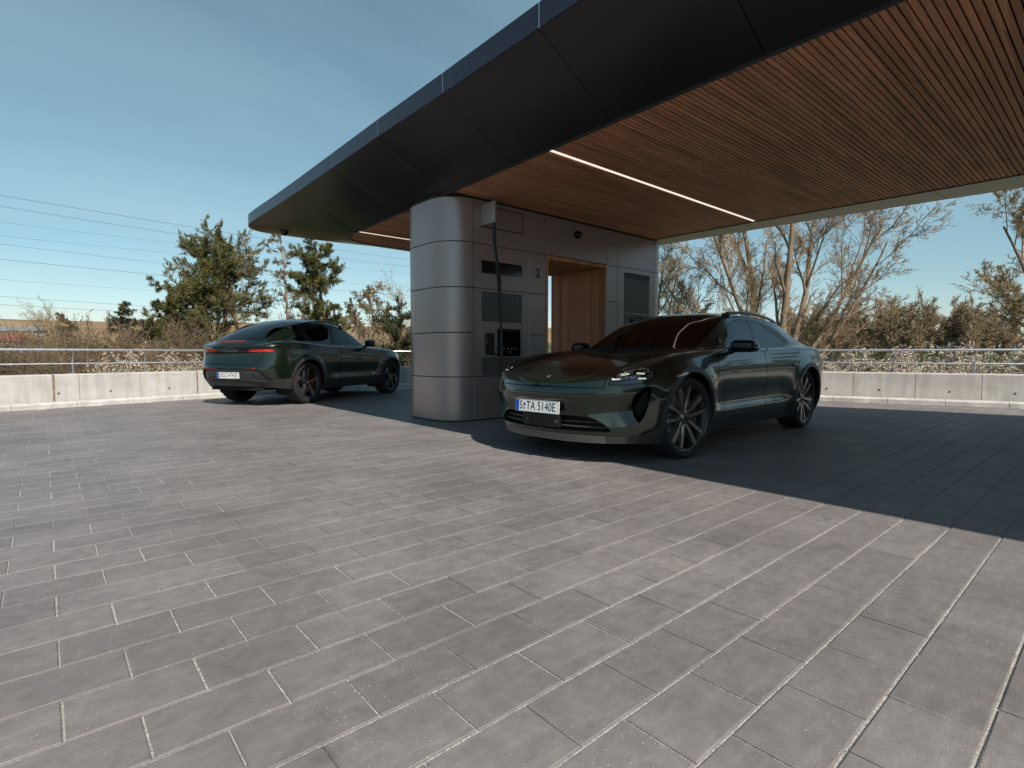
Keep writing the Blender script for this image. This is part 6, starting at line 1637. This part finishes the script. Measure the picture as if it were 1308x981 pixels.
# --- far houses at the left
def house(name, loc, rz, w, d, h, rh, wallc, roofm, label):
    e = tag(empty(name, loc, rz), label, 'house')
    MB().box(-w/2, w/2, -d/2, d/2, 0, h).build('wall', wallc, e)
    r_ = MB().add([(-w/2 - .3, -d/2 - .3, h), (w/2 + .3, -d/2 - .3, h), (w/2 + .3, 0, h + rh), (-w/2 - .3, 0, h + rh), (-w/2 - .3, d/2 + .3, h), (w/2 + .3, d/2 + .3, h)], [(0, 1, 2, 3), (3, 2, 5, 4), (0, 3, 4), (1, 5, 2)]).build('roof', roofm, e)
    MB().box(w * .2, w * .2 + .6, -.3, .3, h + rh * .6, h + rh + .7).build('chimney', M['rust'], r_)
    for k in range(4):
        x = -w/2 + w * (k + .5) / 4
        f_ = MB().box(x - .5, x + .5, -d/2 - .03, -d/2 - .005, h * .35, h * .8).build('window', M['blackgloss'], e)
M['redroof'] = mat('red_roof_tiles', rough=.85); noise_color(M['redroof'], (.16, .045, .03), (.26, .085, .055), .8, 6, .7)
M['greyroof'] = mat('grey_roof_sheet', rough=.6); noise_color(M['greyroof'], (.14, .15, .16), (.22, .23, .24), .5, 5, .6)
M['render_wall'] = mat('pale_house_render', (.42, .39, .35), .9)
house('house', at(-112, 118, .9), YAW - math.pi/2 + .1, 13, 8, 2.6, 2.0, M['render_wall'], M['redroof'], 'far house with red roof at the left edge')
house('barn', at(-132, 146, 4.2), YAW - math.pi/2 - .1, 17, 9, 2.6, 1.4, M['render_wall'], M['greyroof'], 'long far barn with grey roof above the red-roofed house')
# --- overhead lines and pylons
WIRES = [((-46.5, 67.3, 16.7), (96.2, 115.1, 22.9), .030, 'uppermost'), ((-43.4, 64.7, 15.2), (89.1, 121.2, 22.5), .026, 'second'), ((-43.6, 64.8, 12.5), (89.3, 121.1, 23.0), .014, 'third'), ((-42.2, 63.6, 10.9), (85.9, 124.0, 21.9), .014, 'fourth'), ((-42.2, 63.6, 11.5), (85.9, 124.1, 17.6), .020, 'fifth'), ((-42.7, 64.0, 9.9), (86.8, 123.3, 15.8), .028, 'sixth'), ((-39.3, 61.1, 7.5), (78.8, 130.2, 14.1), .012, 'seventh'), ((-39.4, 61.2, 6.5), (78.8, 130.2, 10.3), .022, 'eighth'), ((-39.5, 61.3, 5.6), (78.8, 130.2, 9.4), .022, 'lowest')]
M['wire'] = mat('grey_wire', (.10, .11, .12), .6)
for a_, b_, r_, w_ in WIRES:
    a_, b_ = Vector(a_), Vector(b_)
    pts = [a_.lerp(b_, t) - Vector((0, 0, 1.2 * 4 * t * (1 - t) - .6)) for t in np.linspace(0, 1, 25)]
    tag(MB().tube(pts, r_ * .75, 5).build('power_line', M['wire']), w_ + ' of the power lines crossing the sky on the left' if w_ not in ('uppermost', 'lowest') else w_ + ' power line crossing the sky on the left', 'wire', 'overhead power lines')
M['pylon'] = mat('grey_lattice_steel', (.30, .31, .32), .6, .4)
def pylon(loc, h, label, rz):
    e = tag(empty('pylon', loc, rz), label, 'pylon', 'lattice pylons')
    mb = MB(); n = 9; w = lambda t: .10 * h * (1 - t) ** 1.3 + .012 * h
    for i in range(n):
        t0, t1 = i / n, (i + 1) / n; a_, b_ = w(t0), w(t1); z0_, z1_ = h * t0, h * t1
        for sx, sy in ((1, 1), (1, -1), (-1, -1), (-1, 1)):
            mb.tube([(sx * a_, sy * a_, z0_), (sx * b_, sy * b_, z1_)], .0045 * h, 4)
            sx2, sy2 = (sy, -sx)
            mb.tube([(sx * a_, sy * a_, z0_), (sx2 * b_, sy2 * b_, z1_)], .003 * h, 4)
    mb.build('tower', M['pylon'], e)
    for zt_, ln in ((.68, .24), (.80, .19), (.92, .14)):
        m2 = MB()
        for s_ in (-1, 1): m2.tube([(0, 0, h * (zt_ + .035)), (s_ * ln * h, 0, h * zt_)], .0045 * h, 4); m2.tube([(0, 0, h * (zt_ - .01)), (s_ * ln * h, 0, h * zt_)], .004 * h, 4)
        m2.build('cross_arm', M['pylon'], e)
pylon(at(104, 270, 0), 40, 'lattice pylon seen faintly through the big bare tree', VIEW)
pylon(at(203, 350, 0), 34, 'smaller far lattice pylon above the lone conifer', VIEW)
